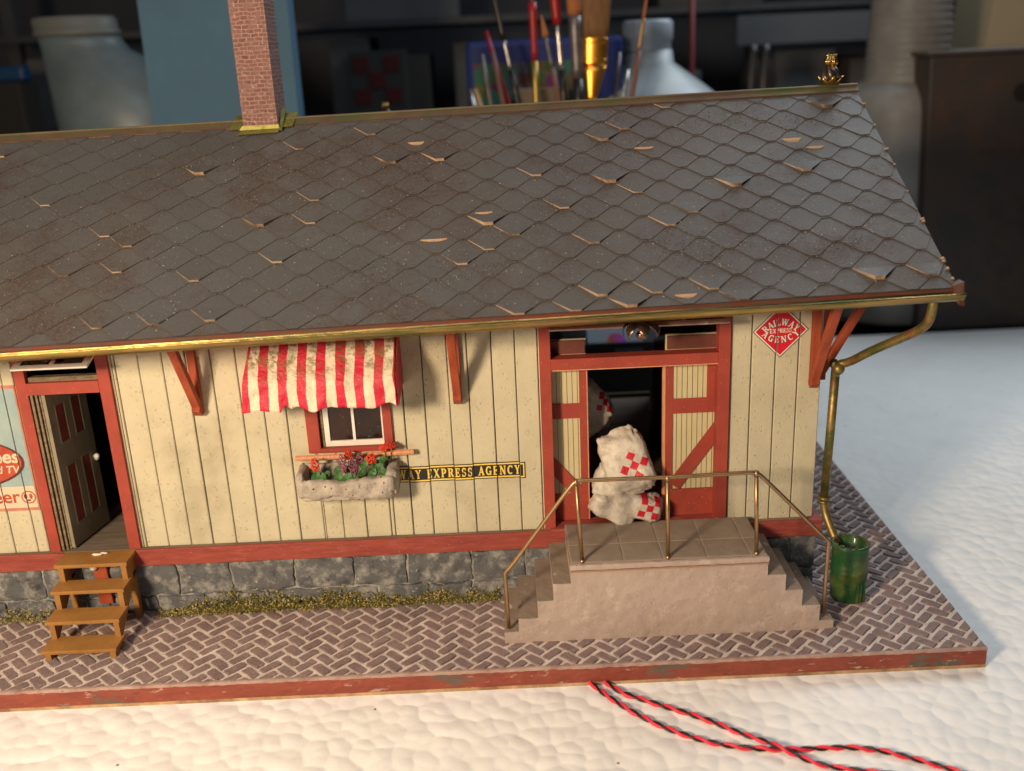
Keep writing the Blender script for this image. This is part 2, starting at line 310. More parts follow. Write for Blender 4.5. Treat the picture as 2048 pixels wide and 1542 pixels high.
def lip(u, v):
    x = SX0 + (SX1 - SX0) * u; d = .004 + .005 * max(0, noise.noise((x * 9, 2, 0))) + .003 * noise.noise((x * 45, 8, 0)); return V(x, SY0 - .0022 + .012 * max(0, v - .6) * 2.5 + .001 * noise.noise((x * 70, v, 1)), G + .0015 - d * (1 - min(1, v / .6)) - (.003 if v == 0 else 0))
mb.grid(lip, 700, 5); mb.build('mortar_lip', M('dusty_lip', (.44, .32, .27), (.28, .16, .13), 14, .9, bs=.6), slab, smooth=True)
mb = MB(); wq = .0352; s2 = math.sqrt(.5)
def clip(poly, ax, lim, sign):
    out = []
    for i in range(len(poly)):
        a, b_ = poly[i], poly[(i + 1) % len(poly)]; da = (a[ax] - lim) * sign; db = (b_[ax] - lim) * sign
        if da >= 0: out.append(a)
        if (da >= 0) != (db >= 0): t = da / (da - db); out.append((a[0] + (b_[0] - a[0]) * t, a[1] + (b_[1] - a[1]) * t))
    return out
def put_brick(u0, u1, v0, v1, off):
    g = .0052; corners = [(u0 + g, v0 + g), (u1 - g, v0 + g), (u1 - g, v1 - g), (u0 + g, v1 - g)]; pts = []
    for i in range(4):
        a = corners[i]; b_ = corners[(i + 1) % 4]
        for t in (.06, .35, .65, .94):
            pts.append((a[0] + (b_[0] - a[0]) * t, a[1] + (b_[1] - a[1]) * t))
    P = []
    for (uu, vv) in pts:
        x = (uu - vv) * s2 + off[0]; y = (uu + vv) * s2 + off[1]
        x += .0030 * noise.noise((x * 62, y * 62, 4)) + .003 * noise.noise((x * 8, y * 8, 0)); y += .0030 * noise.noise((x * 62, y * 62, 9)) + .003 * noise.noise((x * 8, y * 8, 5)); P.append((x, y))
    for ax, lim, sg in ((0, SX0 + .004, 1), (0, SX1 - .002, -1), (1, SY0 + .006, 1), (1, SY1 - .004, -1)):
        P = clip(P, ax, lim, sg)
        if len(P) < 3: return
    n = len(P); h = G + .0035 + U(-.0012, .0012); cx_ = sum(p[0] for p in P) / n; cy_ = sum(p[1] for p in P) / n
    top = [(cx_ + (p[0] - cx_) * .92, cy_ + (p[1] - cy_) * .92, h) for p in P]; bot = [(p[0], p[1], G - .003) for p in P]
    mb.add(bot + top, [tuple(range(n, 2 * n))] + [(i, (i + 1) % n, n + (i + 1) % n, n + i) for i in range(n)])
for a in range(-90, 150):
    for c in range(-40, 60):
        ou = a * wq + c * 2 * wq; ov = a * wq - c * 2 * wq
        x = (ou - ov) * s2 - .83; y = (ou + ov) * s2 - .18
        if SX0 - .1 < x < SX1 + .1 and SY0 - .1 < y < SY1 + .1 and not (-2.5 < x < .8 and .12 < y < 1.1):
            put_brick(ou, ou + 2 * wq, ov, ov + wq, (-.83, -.18)); put_brick(ou + 2 * wq, ou + 3 * wq, ov - wq, ov + wq, (-.83, -.18))
mb.build('paving_bricks', brick, slab)

# ------------------------------------------------------------ station building
st = thing('station_building', 'cream boarded railway depot model with red trim and a long grey shingled roof', 'model building', (-.85, .6, G))
WX0, WX1 = -2.58, .905; BD = 1.2
# foundation of stone blocks
fb = MB(); fb.box(WX0 + .01, WX1 + .006, -.0085, BD, G - .02, .226)
fb.build('foundation_core', smort, st)
mb = MB(); rows = [(G - .004, .103), (.106, .168), (.171, .228)]
rows = [(G - .004, .092), (.096, .158 + .02), (.182, .230)]
rows = [(G - .004, .118), (.122, .226)]
for ri, (z0, z1) in enumerate(rows):
    x = WX0 + (.03 if ri else 0)
    while x < WX1:
        L = U(.12, .20); x1 = min(x + L, WX1 + .012)
        rough_box(mb, x + .0005, x1 - .0005, -.016, .02, z0, z1, .008, .007, 22, rnd=.006, seed=x); x = x1 + .003
y = .03
while y < BD:
    rough_box(mb, WX1 - .01, WX1 + .018, y, y + .16, G, .224, .02, .005, 16, rnd=.006, seed=y); y += .166
mb.build('foundation_stones', stone, st, smooth=True)
# floor and interior shell
mb = MB(); mb.box(WX0 + .02, WX1 - .02, -.012, BD - .02, .228, .284); mb.build('floor_boards', floorw, st)
for i in range(1):
    pass
# base band
mb = MB()
def bandseg(x0, x1):
    n = int((x1 - x0) / .02) + 1
    for i in range(n):
        a = x0 + (x1 - x0) * i / n; b_ = x0 + (x1 - x0) * (i + 1) / n
    mb.box(x0, x1, -.022, .0, .228, .283)
bandseg(WX0, -1.395); bandseg(-1.19, .932); mb.box(WX1 + .003, .932, .0, BD, .229, .283)
mb.box(-1.395, -1.19, -.016, -.003, .228, .278)
mb.build('base_band', band, st, bevel=.002)
# siding boards with openings
OPEN = [(-1.407, -1.197, .28, .92), (-.59, -.378, .57, .92), (.113, .604, .28, .955)]
lines_px = [(-1, 0)]
xs = [at_y(p, 1075, 0).x for p in (425.6, 472.5, 520.3, 561.3, 603.4, 651.9, 690.5, 736.7, 785.5, 829, 870, 917.8, 955.4, 1001.6, 1046)]
xs = [-1.445, -1.155] + [xs[0] - .205, xs[0] - .137, xs[0] - .068] + xs + [.078] + [at_y(p, 1038, 0).x for p in (1452, 1491, 1537, 1580)] + [WX1 + .003]
xs += [at_y(32, 1103, 0).x, at_y(77, 1101, 0).x]
x = at_y(32, 1103, 0).x
while x > WX0: x -= .067; xs.append(max(x, WX0))
xs = sorted(xs); sid = MB()
def ztop(x): return 1.165
def put_board(x0, x1, z0, z1, jy):
    if x1 - x0 < .003: return
    g = U(.0009, .0021); c = .0022
    a, b_ = x0 + g, x1 - g
    P = [(a, .012), (a, jy + c), (a + c, jy), (b_ - c, jy), (b_, jy + c), (b_, .012)]
    vs = [(p[0], p[1], z0) for p in P] + [(p[0], p[1], z1) for p in P]
    sid.add(vs, [tuple(range(5, -1, -1)), tuple(range(6, 12))] + [(i, (i + 1) % 6, 6 + (i + 1) % 6, 6 + i) for i in range(6)])
for a, b_ in zip(xs[:-1], xs[1:]):
    jy = U(-.0012, .0008); cuts = sorted({a, b_} | {e for o in OPEN for e in o[:2] if a < e < b_})
    for c0, c1 in zip(cuts[:-1], cuts[1:]):
        mid = (c0 + c1) / 2; z = .284; zt = ztop(mid)
        for o in OPEN:
            if o[0] <= mid <= o[1]:
                if o[2] > z: put_board(c0, c1, z, o[2], jy)
                z = o[3]
        put_board(c0, c1, z, zt, jy)
sid.build('siding_boards', cream, st)
# backing wall (dark seams), end walls, back wall with an opening behind the freight door
mb = MB()
def backing(y0, y1, opens, x0, x1):
    cuts = sorted({x0, x1} | {e for o in opens for e in o[:2]})
    for c0, c1 in zip(cuts[:-1], cuts[1:]):
        mid = (c0 + c1) / 2; z = .284
        for o in opens:
            if o[0] <= mid <= o[1]:
                if o[2] > z + .01: mb.box(c0, c1, y0, y1, z, o[2])
                z = o[3]
        mb.box(c0, c1, y0, y1, z, 1.16)
backing(.012, .028, OPEN, WX0 + .005, WX1 - .002)
backing(BD - .03, BD - .012, [(.15, .62, .30, .95)], WX0 + .005, WX1 - .002)
mb.build('wall_core', line, st)
mb = MB()
for x0, x1 in ((WX1 - .014, WX1 - .002), (WX0 - .002, WX0 + .01)):
    mb.add([(x0, .03, .284), (x1, .03, .284), (x1, BD, .284), (x0, BD, .284), (x0, .03, 1.165), (x1, .03, 1.165), (x1, BD, 1.165), (x0, BD, 1.165), (x0, .6, 1.47), (x1, .6, 1.47)],
           [(0, 3, 7, 8, 4), (1, 5, 9, 6, 2), (0, 4, 5, 1), (3, 2, 6, 7), (4, 8, 9, 5), (8, 7, 6, 9)])
mb.box(WX0, .15, BD - .012, BD, .284, 1.16); mb.box(.62, WX1, BD - .012, BD, .284, 1.16)
mb.build('end_and_rear_walls', cream_dirty, st)

# -------- roof
A0 = V(1.155, -.25, 1.057); SL = V(0, .848, .464).normalized(); NR = V(0, -SL.z, SL.y); SH = .026; RX0 = -2.75
def RP(x, s, h=0): return V(x, A0.y, A0.z) + SL * (s + SH * (x - 1.155)) + NR * h
RL = .966
roofp = MB()
BR = V(0, .848, -.464).normalized(); BN = V(0, .464, .848).normalized()
def RB(x, s, h=0): return V(x, A0.y, A0.z) + SL * (RL + SH * (x - 1.155)) + BR * (s) + BN * h
for P, L in ((RP, (0, RL)), (RB, (0, 1.0))):
    a = [P(RX0, L[0], -.016), P(1.152, L[0], -.016), P(1.152, L[1], -.016), P(RX0, L[1], -.016), P(RX0, L[0], -.001), P(1.152, L[0], -.001), P(1.152, L[1], -.001), P(RX0, L[1], -.001)]
    roofp.hexa(a)
roof_o = roofp.build('roof', [wood_red], st)
mb = MB(); random.seed(21)
def shingles(P, L):
    K = int((L + .03) / .0545) + 1
    for k in range(K):
        s0 = -.018 + .0545 * k; i = -22
        while True:
            xc = .028 + .145 * i + (.0725 if k % 2 else 0); i += 1
            if xc > 1.155 + .07: break
            if xc < RX0 - .05: continue
            xc += U(-.0015, .0015); lift = 0
            big = P is RP and random.random() < (.32 if k in (0, 1, 4, 5, 11) and xc < .75 else .06)
            lift = U(.002, .0045) if big else U(0, .0012)
            if P is RP and random.random() < .04: lift = U(.006, .010)
            hb = .0045 + lift * .5; e = .0014; sj = U(-.0022, .0022)
            pts = [(-.0130, 0), (.0130, 0), (.0590, .0495), (.0725 - e, .0495), (.0725 - e, .108), (-.0725 + e, .108), (-.0725 + e, .0495), (-.0590, .0495)]
            hs = [hb + lift * .6, hb + lift * .6, .0032, .0032, .0012, .0012, .0032, .0032]; th = [.003 + lift * .9, .003 + lift * .9, .0028, .0028, .001, .001, .0028, .0028]
            def X(v): return max(RX0, min(1.157 + U(0, .001), xc + v))
            def S_(v): return max(-.011, min(L, s0 + sj + v))
            top = [P(X(p[0]), S_(p[1]), h) for p, h in zip(pts, hs)]; bot = [P(X(p[0]), S_(p[1]), h - t) for p, h, t in zip(pts, hs, th)]
            if X(-.0725) >= X(.0725) - .004: continue
            if S_(.108) - S_(0) < .004: continue
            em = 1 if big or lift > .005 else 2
            ms = [0, 0] + [em, 2, 2, 2, 2, 2, 2, em]  # right diagonal always dark: shade of the side away from the lamp, painted in
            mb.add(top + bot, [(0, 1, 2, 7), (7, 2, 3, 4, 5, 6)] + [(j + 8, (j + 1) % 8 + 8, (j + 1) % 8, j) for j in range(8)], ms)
shingles(RP, RL - .002)
for i in range(3): pass
shingles(lambda x, s, h=0: RB(x, 1.0 - s, h), .99)
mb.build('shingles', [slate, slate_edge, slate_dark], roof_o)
mb = MB()
for i in range(N_ := 90):
    xa = RX0 + (1.155 - RX0) * i / N_; xb = RX0 + (1.155 - RX0) * (i + 1) / N_
    P = [RP(xa, -.011, -.001), RP(xb, -.011, -.001), RP(xb, .06, -.001), RP(xa, .06, -.001), RP(xa, -.011, .0022), RP(xb, -.011, .0022), RP(xb, .06, .0005), RP(xa, .06, .0005)]
    mb.add(P, [(4, 5, 6, 7), (0, 1, 5, 4)], [0, 2])
mb.build('starter_course', [slate, slate_edge, slate_dark], roof_o)
# fascia and rake boards
mb = MB()
def strip(P0, P1, w_, n=60, mi=0):
    pass
N = 80
for i in range(N):
    xa = RX0 + (1.155 - RX0) * i / N; xb = RX0 + (1.155 - RX0) * (i + 1) / N; a = RP(xa, -.002); b_ = RP(xb, -.002)
    mb.hexa([a + V(0, -.006, -.022), b_ + V(0, -.006, -.022), b_ + V(0, .006, -.022), a + V(0, .006, -.022), a + V(0, -.006, -.001), b_ + V(0, -.006, -.001), b_ + V(0, .006, -.001), a + V(0, .006, -.001)])
for (s0, s1, P) in ((0, RL, RP), (0, 1.0, RB)):
    a = P(1.152, s0, -.002); b_ = P(1.152, s1, -.002); dx = V(.010, 0, 0); dn = V(0, 0, -.035)
    mb.hexa([a + dn, a + dx + dn, b_ + dx + dn, b_ + dn, a, a + dx, b_ + dx, b_])
c = RP(1.162, .0, 0); mb.hexa([c + V(-.006, -.035, -.045), c + V(.012, -.03, -.05), c + V(.012, .0, -.03), c + V(-.006, 0, -.03), c + V(-.02, -.02, .002), c + V(.010, -.02, .012), c + V(.010, .01, .012), c + V(-.01, .01, .004)])
mb.build('fascia', M('fascia_paint', (.17, .036, .024), (.10, .040, .028), 6, .6, bs=.3, dirt=[((.10, .06, .04), 7, .5, .62, .8)]), roof_o)
# chips of torn card along the rake
mb = MB(); random.seed(5)
for s_ in (.02, .06, .09, .10, .26, .27, .40, .53, .61, .74, .86):
    p = RP(1.158, s_, .004); mb = MB(); mb.blob(p, U(.003, .007), 4, sq=(1, 1, .7), nz=.8, nf=200); mb.build('torn_card', tan, roof_o)
# loose lifted / displaced shingles showing bare card
mb = MB()
def patch(px, py, w_, h_):
    d = ray(px, py); t = (A0 - CAM).dot(NR) / d.dot(NR); p = CAM + d * t; x = p.x
    s_ = (p - V(x, A0.y, A0.z)).dot(SL) - SH * (x - 1.155)
    n = 8; top = [RP(x - w_ / 2 + w_ * i / n, s_ - .0012 * math.sin(math.pi * i / n), .0078) for i in range(n + 1)]; bot = [RP(x - w_ / 2 + w_ * i / n, s_ - h_ * math.sin(math.pi * i / n) * (1 - .25 * math.cos(math.pi * i / n)) - .0005, .0035) for i in range(n + 1)]
    mb.add(top + bot, [(i + n + 1, i + n + 2, i + 1, i) for i in range(n)])
for a in ((833, 288, .05, .013), (1583, 280, .062, .018), (1630, 296, .055, .008), (868, 482, .075, .007), (1288, 298, .06, .006), (1372, 592, .06, .012), (968, 428, .050, .005)): mb = MB(); patch(*a); mb.build('bare_card_patch', tan, roof_o)
# dust and grit lying on the slope
random.seed(77); mb = MB()
def rs(px, py):
    d = ray(px, py); t = (A0 - CAM).dot(NR) / d.dot(NR); p = CAM + d * t; return p.x, (p - V(p.x, A0.y, A0.z)).dot(SL) - SH * (p.x - 1.155)
clus = [(750, 548, .07, .030, 420), (1390, 505, .07, .045, 600), (1330, 480, .05, .03, 200), (1690, 488, .075, .030, 520), (1480, 238, .11, .035, 520), (1600, 245, .08, .03, 300), (955, 545, .07, .035, 300), (430, 345, .16, .06, 320), (560, 320, .12, .05, 220), (1180, 250, .2, .05, 200), (250, 420, .2, .05, 200), (100, 380, .2, .06, 160)]
for cpx, cpy, sx_, ss_, n in clus:
    cx_, cs_ = rs(cpx, cpy)
    for i in range(n):
        x, q = random.gauss(cx_, sx_), random.gauss(cs_, ss_)
        if not (RX0 < x < 1.14 and .01 < q < RL - .04): continue
        r_ = U(.0009, .0023); c = RP(x, q, .0062); d = [V(U(-1, 1), U(-1, 1), U(-.7, .9)).normalized() * r_ for _ in range(4)]
        mb.add([c + k for k in d], [(0, 1, 2), (0, 2, 3), (0, 3, 1), (1, 3, 2)], 0 if random.random() < .93 else 1)
for i in range(1500):
    x, q = U(-1.7, 1.13), U(.01, RL - .04); r_ = U(.0007, .0015); a = U(0, 3.14); c = RP(x, q, .0066); L = U(1, 3.2)
    e1 = (V(1, 0, 0) * math.cos(a) + SL * math.sin(a)) * r_ * L; e2 = (SL * math.cos(a) - V(1, 0, 0) * math.sin(a)) * r_ * .6
    mb.add([c - e1, c + e2, c + e1, c - e2 + NR * r_ * .5], [(0, 1, 2), (0, 2, 3)], 1)
rd = mb.build('roof_dust', [M('rust_dust', (.075, .038, .024), (.11, .06, .04), 40, .95), M('pale_lint', (.42, .37, .30), rough=.9)], roof_o); rd['kind'] = 'stuff'
# ridge cap
mb = MB()
for i in range(N):
    xa = RX0 + (1.165 - RX0) * i / N; xb = RX0 + (1.165 - RX0) * (i + 1) / N
    for sgn, P, s0, s1 in ((1, RP, RL - .030, RL + .004), (-1, RB, .034, -.004)):
        a0, b0, a1, b1 = P(xa, s0, .006), P(xb, s0, .006), P(xa, s1, .010), P(xb, s1, .010)
        dn = V(0, 0, -.003); mb.hexa([a0 + dn, b0 + dn, b1 + dn, a1 + dn, a0, b0, b1, a1])
mb.tube([RP(RX0 + (1.165 - RX0) * i / 20, RL, .011) for i in range(21)], .0045, 8)
mb.tube([RP(RX0 + (1.165 - RX0) * i / 20, RL - .030, .006) for i in range(21)], .0022, 6, 1)
ridge_m = M('ridge_brass_tarnished', (.17, .13, .06), (.13, .085, .06), 6, .5, metal=.4, bs=.3, dirt=[((.09, .12, .04), 5, .5, .62, .7)])
mb.build('ridge_cap', [ridge_m, M('ridge_rust_line', (.12, .045, .028), (.07, .035, .025), 20, .7)], roof_o)
# chimney
CX0, CX1, CY0, CY1 = -.815, -.706, .505, .650
mb = MB(); h = V(0, 0, 0)
def chm(ax, x):
    pass
def chf(p0, p1, z0, z1):
    def fn(u, v):
        p = p0 + (p1 - p0) * u; z = z0 + (z1 - z0) * v; k = .0022; q = V(p.x, p.y, z)
        nx = noise.noise(q * 45) * k + noise.noise(q * 120) * k * .6
        d = (p1 - p0).normalized(); o = V(d.y, -d.x, 0); return q + o * nx * (1 if 0 < u < 1 else 0) + (V(noise.noise(V(0, 0, z * 60)), noise.noise(V(5, 0, z * 60)), 0) * .0015)
    return fn
cs = [V(CX0, CY0, 0), V(CX1, CY0, 0), V(CX1, CY1, 0), V(CX0, CY1, 0)]
for i in range(4): mb.grid(chf(cs[i], cs[(i + 1) % 4], 1.38, 2.15), 14, 100)
mb.box(CX0 - .012, CX1 + .012, CY0 - .012, CY1 + .012, 2.13, 2.19)
mb.build('chimney', chim, roof_o, smooth=True)
flash = M('chimney_flashing', (.30, .25, .06), (.17, .16, .04), 14, .5, metal=.5, bs=.5, bscale=40, dirt=[((.10, .11, .03), 20, .5, .62, .7)])
mb = MB(); zf = RP(-.76, (CY0 + .25) / .877 - SH * (-.76 - 1.155), 0)
def sroof(x, y): return (y - A0.y) / SL.y - SH * (x - 1.155)
f0 = sroof(-.76, CY0)
def sheet(p, mi=0, th=.0015):
    n = (Vector(p[1]) - Vector(p[0])).cross(Vector(p[3]) - Vector(p[0])).normalized() * th; mb.hexa([Vector(q) for q in p] + [Vector(q) + n for q in p], mi)
sheet([RP(CX0 - .018, f0 - .022, .009), RP(CX1 + .004, f0 - .018, .009), RP(CX1 + .002, f0 + .002, .010), RP(CX0 - .003, f0 + .002, .010)])
sheet([RP(CX0 - .012, f0, .012), RP(CX1 + .005, f0, .012), RP(CX1 + .004, f0, .012) + V(0, .001, .012), RP(CX0 - .003, f0, .012) + V(0, .001, .012)])
sheet([RP(CX1 + .006, f0 + .008, .009), RP(CX1 + .045, f0 + .012, .009), RP(CX1 + .055, f0 + .085, .012), RP(CX1 + .008, f0 + .085, .012)])
sheet([RP(CX1 + .004, f0 - .008, .009), RP(CX1 + .014, f0 - .01, .009), RP(CX1 + .018, f0 + .085, .026), RP(CX1 + .008, f0 + .085, .032)])
sheet([RP(CX0 - .045, f0 + .012, .009), RP(CX0 - .004, f0 + .008, .009), RP(CX0 - .004, f0 + .085, .012), RP(CX0 - .035, f0 + .085, .012)])
mb.build('flashing', flash, roof_o)
# ridge finials
def finial(c, k, parent):
    c = Vector(c); mb = MB()
    for i in range(6):
        a = i * math.pi / 3 + .5; d = V(math.cos(a), math.sin(a), 0); sd = V(-d.y, d.x, 0); L = []
        for j in range(7):
            t = j / 6; r_ = .006 + .027 * t; z = .020 * t * t + .002; w_ = .013 * math.sin(math.pi * min(1, t * .85 + .15)) + .001
            for s_ in (-1, -.4, .4, 1): L.append(c + (d * r_ + sd * w_ * s_ + V(0, 0, z + .004 * abs(s_))) * k)
        mb.add(L, [(j * 4 + q, j * 4 + q + 1, j * 4 + q + 5, j * 4 + q + 4) for j in range(6) for q in range(3)])
    p1 = mb.build('finial', gold, parent, smooth=True); so = p1.modifiers.new('t', 'SOLIDIFY'); so.thickness = .003 * k
    mb = MB()
    def rose(u, v):
        th = v * math.pi; ph = u * 2 * math.pi; r_ = .0225 * k * (1 + .13 * math.sin(5 * ph + 9 * v) * math.sin(th)); return c + V(r_ * math.sin(th) * math.cos(ph), r_ * math.sin(th) * math.sin(ph), .028 * k - r_ * math.cos(th) * 1.05)
    mb.grid(rose, 40, 24); mb.build('rosette_ball', darkmetal, p1, smooth=True)
    mb = MB()
    def crown(u, v):
        ph = u * 2 * math.pi; prof = (.006, .012, .0155, .016, .015, .013, .011)[min(6, int(v * 6.01))]; r_ = prof * k * (1 + .16 * math.cos(9 * ph)); return c + V(r_ * math.cos(ph), r_ * math.sin(ph), (.048 + .026 * v) * k)
    mb.grid(crown, 54, 6)
    for i in range(9):
        a = i * 2 * math.pi / 9; mb.blob(c + V(math.cos(a) * .011, math.sin(a) * .011, .076) * k, .0028 * k, 4)
    mb.build('finial_crown', gold, p1, smooth=True)
p = at_y(1660, 170, .598); finial((p.x, .598, RP(p.x, RL, .008).z), 1.28, roof_o)
# rear cross gable carrying a second finial
mb = MB(); gx = at_y(770, 215, 1.5).x
mb.add([(gx - .3, .6, 1.28), (gx + .3, .6, 1.28), (gx, .6, 1.43), (gx - .3, 1.55, 1.28), (gx + .3, 1.55, 1.28), (gx, 1.55, 1.43)], [(0, 2, 5, 3), (1, 4, 5, 2), (3, 5, 4), (0, 3, 4, 1)])
mb.box(gx - .24, gx + .24, 1.0, 1.5, .062, 1.28)
mb.build('cross_gable', slate, roof_o)
finial((gx, 1.52, 1.43), .95, roof_o)
# -------- gutter and downspout
def gut_c(x): return RP(x, 0) + V(0, -.031, -.0150)
mb = MB(); R1, R2 = .0200, .0172; NG = 110; ring = []
prof = [(R1 * math.cos(math.pi + math.pi * k / 12), R1 * math.sin(math.pi + math.pi * k / 12)) for k in range(13)] + [(R2 * math.cos(-math.pi * k / 12), R2 * math.sin(-math.pi * k / 12)) for k in range(13)]
prof = [(-R1 - .002, .002)] + prof[:13] + prof[13:]
vs = []; n = len(prof)
for i in range(NG + 1):
    x = RX0 + (1.165 - RX0) * i / NG; c = gut_c(x) + V(0, .0018 * noise.noise((x * 3, 0, 0)), .0022 * noise.noise((x * 2.4, 4, 0)))
    vs += [c + V(0, q[0], q[1]) for q in prof]
mb.add(vs, [(i * n + k, i * n + (k + 1) % n, (i + 1) * n + (k + 1) % n, (i + 1) * n + k) for i in range(NG) for k in range(n)])
mb.tube([gut_c(RX0 + (1.165 - RX0) * i / NG) + V(0, -R1, .001) for i in range(NG + 1)], .0028, 8)
for fi in range(NG * n):
    if 15 <= fi % n <= 26: mb.mi[fi] = 1
gut = mb.build('gutter', [brass, M('gutter_inside', (.11, .07, .022), (.035, .032, .015), 7, .4, metal=.7, bs=.5, bscale=30)], st, smooth=True)
def bez(pts, n=10):
    out = []
    P = [Vector(p) for p in pts]
    for i in range(1, len(P) - 1):
        a = (P[i - 1] + P[i]) / 2 if i > 1 else P[0]; b_ = (P[i] + P[i + 1]) / 2 if i < len(P) - 2 else P[-1]
        for j in range(n): t = j / n; out.append(a * (1 - t) ** 2 + P[i] * 2 * t * (1 - t) + b_ * t * t)
    out.append(P[-1]); return out
gx_ = at_y(1868, 600, -.27); j0 = V(.942, -.02, .775)
mb = MB(); e1_ = at_y(1852, 655, -.24)
mb.tube(bez([(gx_.x, -.268, gx_.z + .004), (gx_.x, -.268, gx_.z - .03), e1_, e1_ + (j0 - e1_) * .3, e1_ + (j0 - e1_) * .6, j0 + V(.03, -.015, .012), j0 + V(.005, 0, .006), j0 + V(0, 0, -.03)]), .0125, 14)
mb.blob(j0 + V(.004, -.012, -.006), .0175, 8); mb.blob(j0 + V(-.006, .0, .006), .015, 6, nz=.3)
pb = V(.935, -.012, .35)
mb.tube([j0 + V(0, 0, -.01), (j0 + pb) / 2 + V(.001, 0, 0), pb], .0128, 14)
mb.tube(bez([pb, pb + V(0, 0, -.03), pb + V(.012, -.03, -.08), pb + V(.03, -.06, -.13)]), .0125, 14)
mb.tube([pb + V(0, 0, -.006), pb + V(0, 0, .006)], .0175, 14); mb.tube([pb + V(0, 0, -.014), pb + V(0, 0, -.008)], .016, 14)
mb.build('downspout', brass_pipe, st, smooth=True)
# -------- eave brackets
def bracket(x, zb, off=0):
    mb = MB(); w_ = .024
    mb.box(x - w_ / 2, x + w_ / 2, -.021, -.001, zb, 1.12)
    o = mb.build('bracket', wood_red, st, bevel=.0015); mb = MB()
    mb.bar((x - .001, -.016, zb + .018), (x - .001, -.205, 1.035), w_ * .98, .022)
    mb.bar((x - .001, -.008, zb + .006), (x - .001, -.035, zb + .028), w_, .026)
    mb.build('brace', wood_red, o, bevel=.0015)
    mb = MB(); mb.box(x - w_ / 2 - .001, x + w_ / 2 + .001, -.052, -.049, zb + .075, zb + .079); mb.build('glue_line', peach, o)
    mb = MB(); mb.box(x - w_ / 2, x + w_ / 2, -.225, -.001, 1.012 + .02, 1.034 + .02)
    mb.build('bracket_arm', wood_red, o)
for x in (-1.93, -.918, -.160, .882): bracket(x, .713)
mb = MB(); mb.bar((.918, .03, .745), (1.085, .03, 1.05), .022, .022, side=V(0, 1, 0)); mb.box(WX1 + .004, WX1 + .022, .018, .042, .72, 1.12); mb.build('bracket', wood_red, st, bevel=.0015)
# -------- left door
def frame(parts, name='frame', mat=red, y0=-.010, y1=.034):
    mb = MB()
    for i, (x0, x1, z0, z1) in enumerate(parts): mb.box(x0, x1, y0 - .0008 * (i % 3), y1, z0, z1)
    return mb.build(name, mat, st, bevel=.0012)
fr = frame([(-1.438, -1.407, .284, .94), (-1.197, -1.162, .284, .94), (-1.407, -1.197, .793, .829), (-1.407, -1.197, .925, .955)], 'door_frame')
dl = MB(); hx, hy = -1.372, .004; ex, ey = -1.335, .188; du = V(ex - hx, ey - hy, 0); dn = V(-du.y, du.x, 0).normalized(); dw = du.length; du.normalize()
def dp(u, v, h): return V(hx, hy, .290) + du * u * dw + V(0, 0, v * .50) - dn * h
def dbox(mb, u0, u1, v0, v1, h0, h1, mi=0): mb.hexa([dp(u0, v0, h0), dp(u1, v0, h0), dp(u1, v0, h1), dp(u0, v0, h1), dp(u0, v1, h0), dp(u1, v1, h0), dp(u1, v1, h1), dp(u0, v1, h1)], mi)
dbox(dl, 0, 1, 0, 1, -.006, .002)
us = [(0, .17), (.43, .57), (.83, 1)]; vs_ = [(0, .13), (.52, .66), (.91, 1)]
for u0, u1 in us: dbox(dl, u0, u1, .0, 1, .002, .006)
for v0, v1 in vs_: dbox(dl, .17, .43, v0, v1, .002, .0059); dbox(dl, .57, .83, v0, v1, .002, .0059)
door = dl.build('door', doorg, st); mb = MB(); mb2 = MB()
for u0, u1 in ((.17, .43), (.57, .83)):
    for v0, v1 in ((.13, .52), (.66, .91)):
        dbox(mb, u0 + .03, u1 - .03, v0 + .01, v1 - .01, .0025, .0045)
        for a in ((u0, u0 + .025, v0, v1), (u1 - .025, u1, v0, v1), (u0 + .025, u1 - .025, v0, v0 + .008), (u0 + .025, u1 - .025, v1 - .008, v1)): dbox(mb2, *a, .003, .0068)
mb.build('door_panel', doorp, door); mb2.build('panel_moulding', doorg, door)
mb = MB(); mb.blob(dp(.90, .47, .016), .009, 7); mb.tube([dp(.90, .47, .004), dp(.90, .47, .014)], .004, 8); mb.blob(dp(.93, .455, .012), .007, 5, nz=.5); mb.build('door_knob', white, door, smooth=True)
mb = MB(); mb.box(-1.405, -1.398, -.004, .02, .286, .792); mb.box(-1.392, -1.386, -.002, .02, .286, .792); mb.box(-1.383, -1.379, .004, .02, .286, .792); mb.build('door_moulding', bead, st)
# left transom: opening with a sill strip and tilted white sash
mb = MB(); mb.box(-1.405, -1.199, .004, .028, .829, .842); mb.build('transom_sill', bead, st)
def sash(x0, x1, yz0, yz1, w_, mat_, nmull, name='transom_window', th=.006):
    a = V(0, *yz0); b_ = V(0, *yz1); d = (b_ - a); n_ = V(1, 0, 0).cross(d).normalized() * th; L = d.length; du_ = d / L
    mb = MB()
    def q(xa, xb, s0, s1, k=1.0):
        P = [V(xa, 0, 0) + a + du_ * s0, V(xb, 0, 0) + a + du_ * s0, V(xb, 0, 0) + a + du_ * s1, V(xa, 0, 0) + a + du_ * s1]; mb.hexa([p - n_ * k * .5 for p in P] + [p + n_ * k * .5 for p in P])
    q(x0, x1, 0, w_); q(x0, x1, L - w_, L); q(x0, x0 + w_, w_, L - w_); q(x1 - w_, x1, w_, L - w_)
    for i in range(1, nmull + 1): xm = x0 + (x1 - x0) * i / (nmull + 1); q(xm - w_ * .3, xm + w_ * .3, w_, L - w_, .9)
    o = mb.build(name, mat_, st, bevel=.0008); mb = MB(); q(x0 + w_ * .8, x1 - w_ * .8, w_ * .8, L - w_ * .8, .3); mb.build('pane', glass, o); return o
sash(-1.383, -1.170, (-.125, .905), (-.012, .935), .020, white, 1)
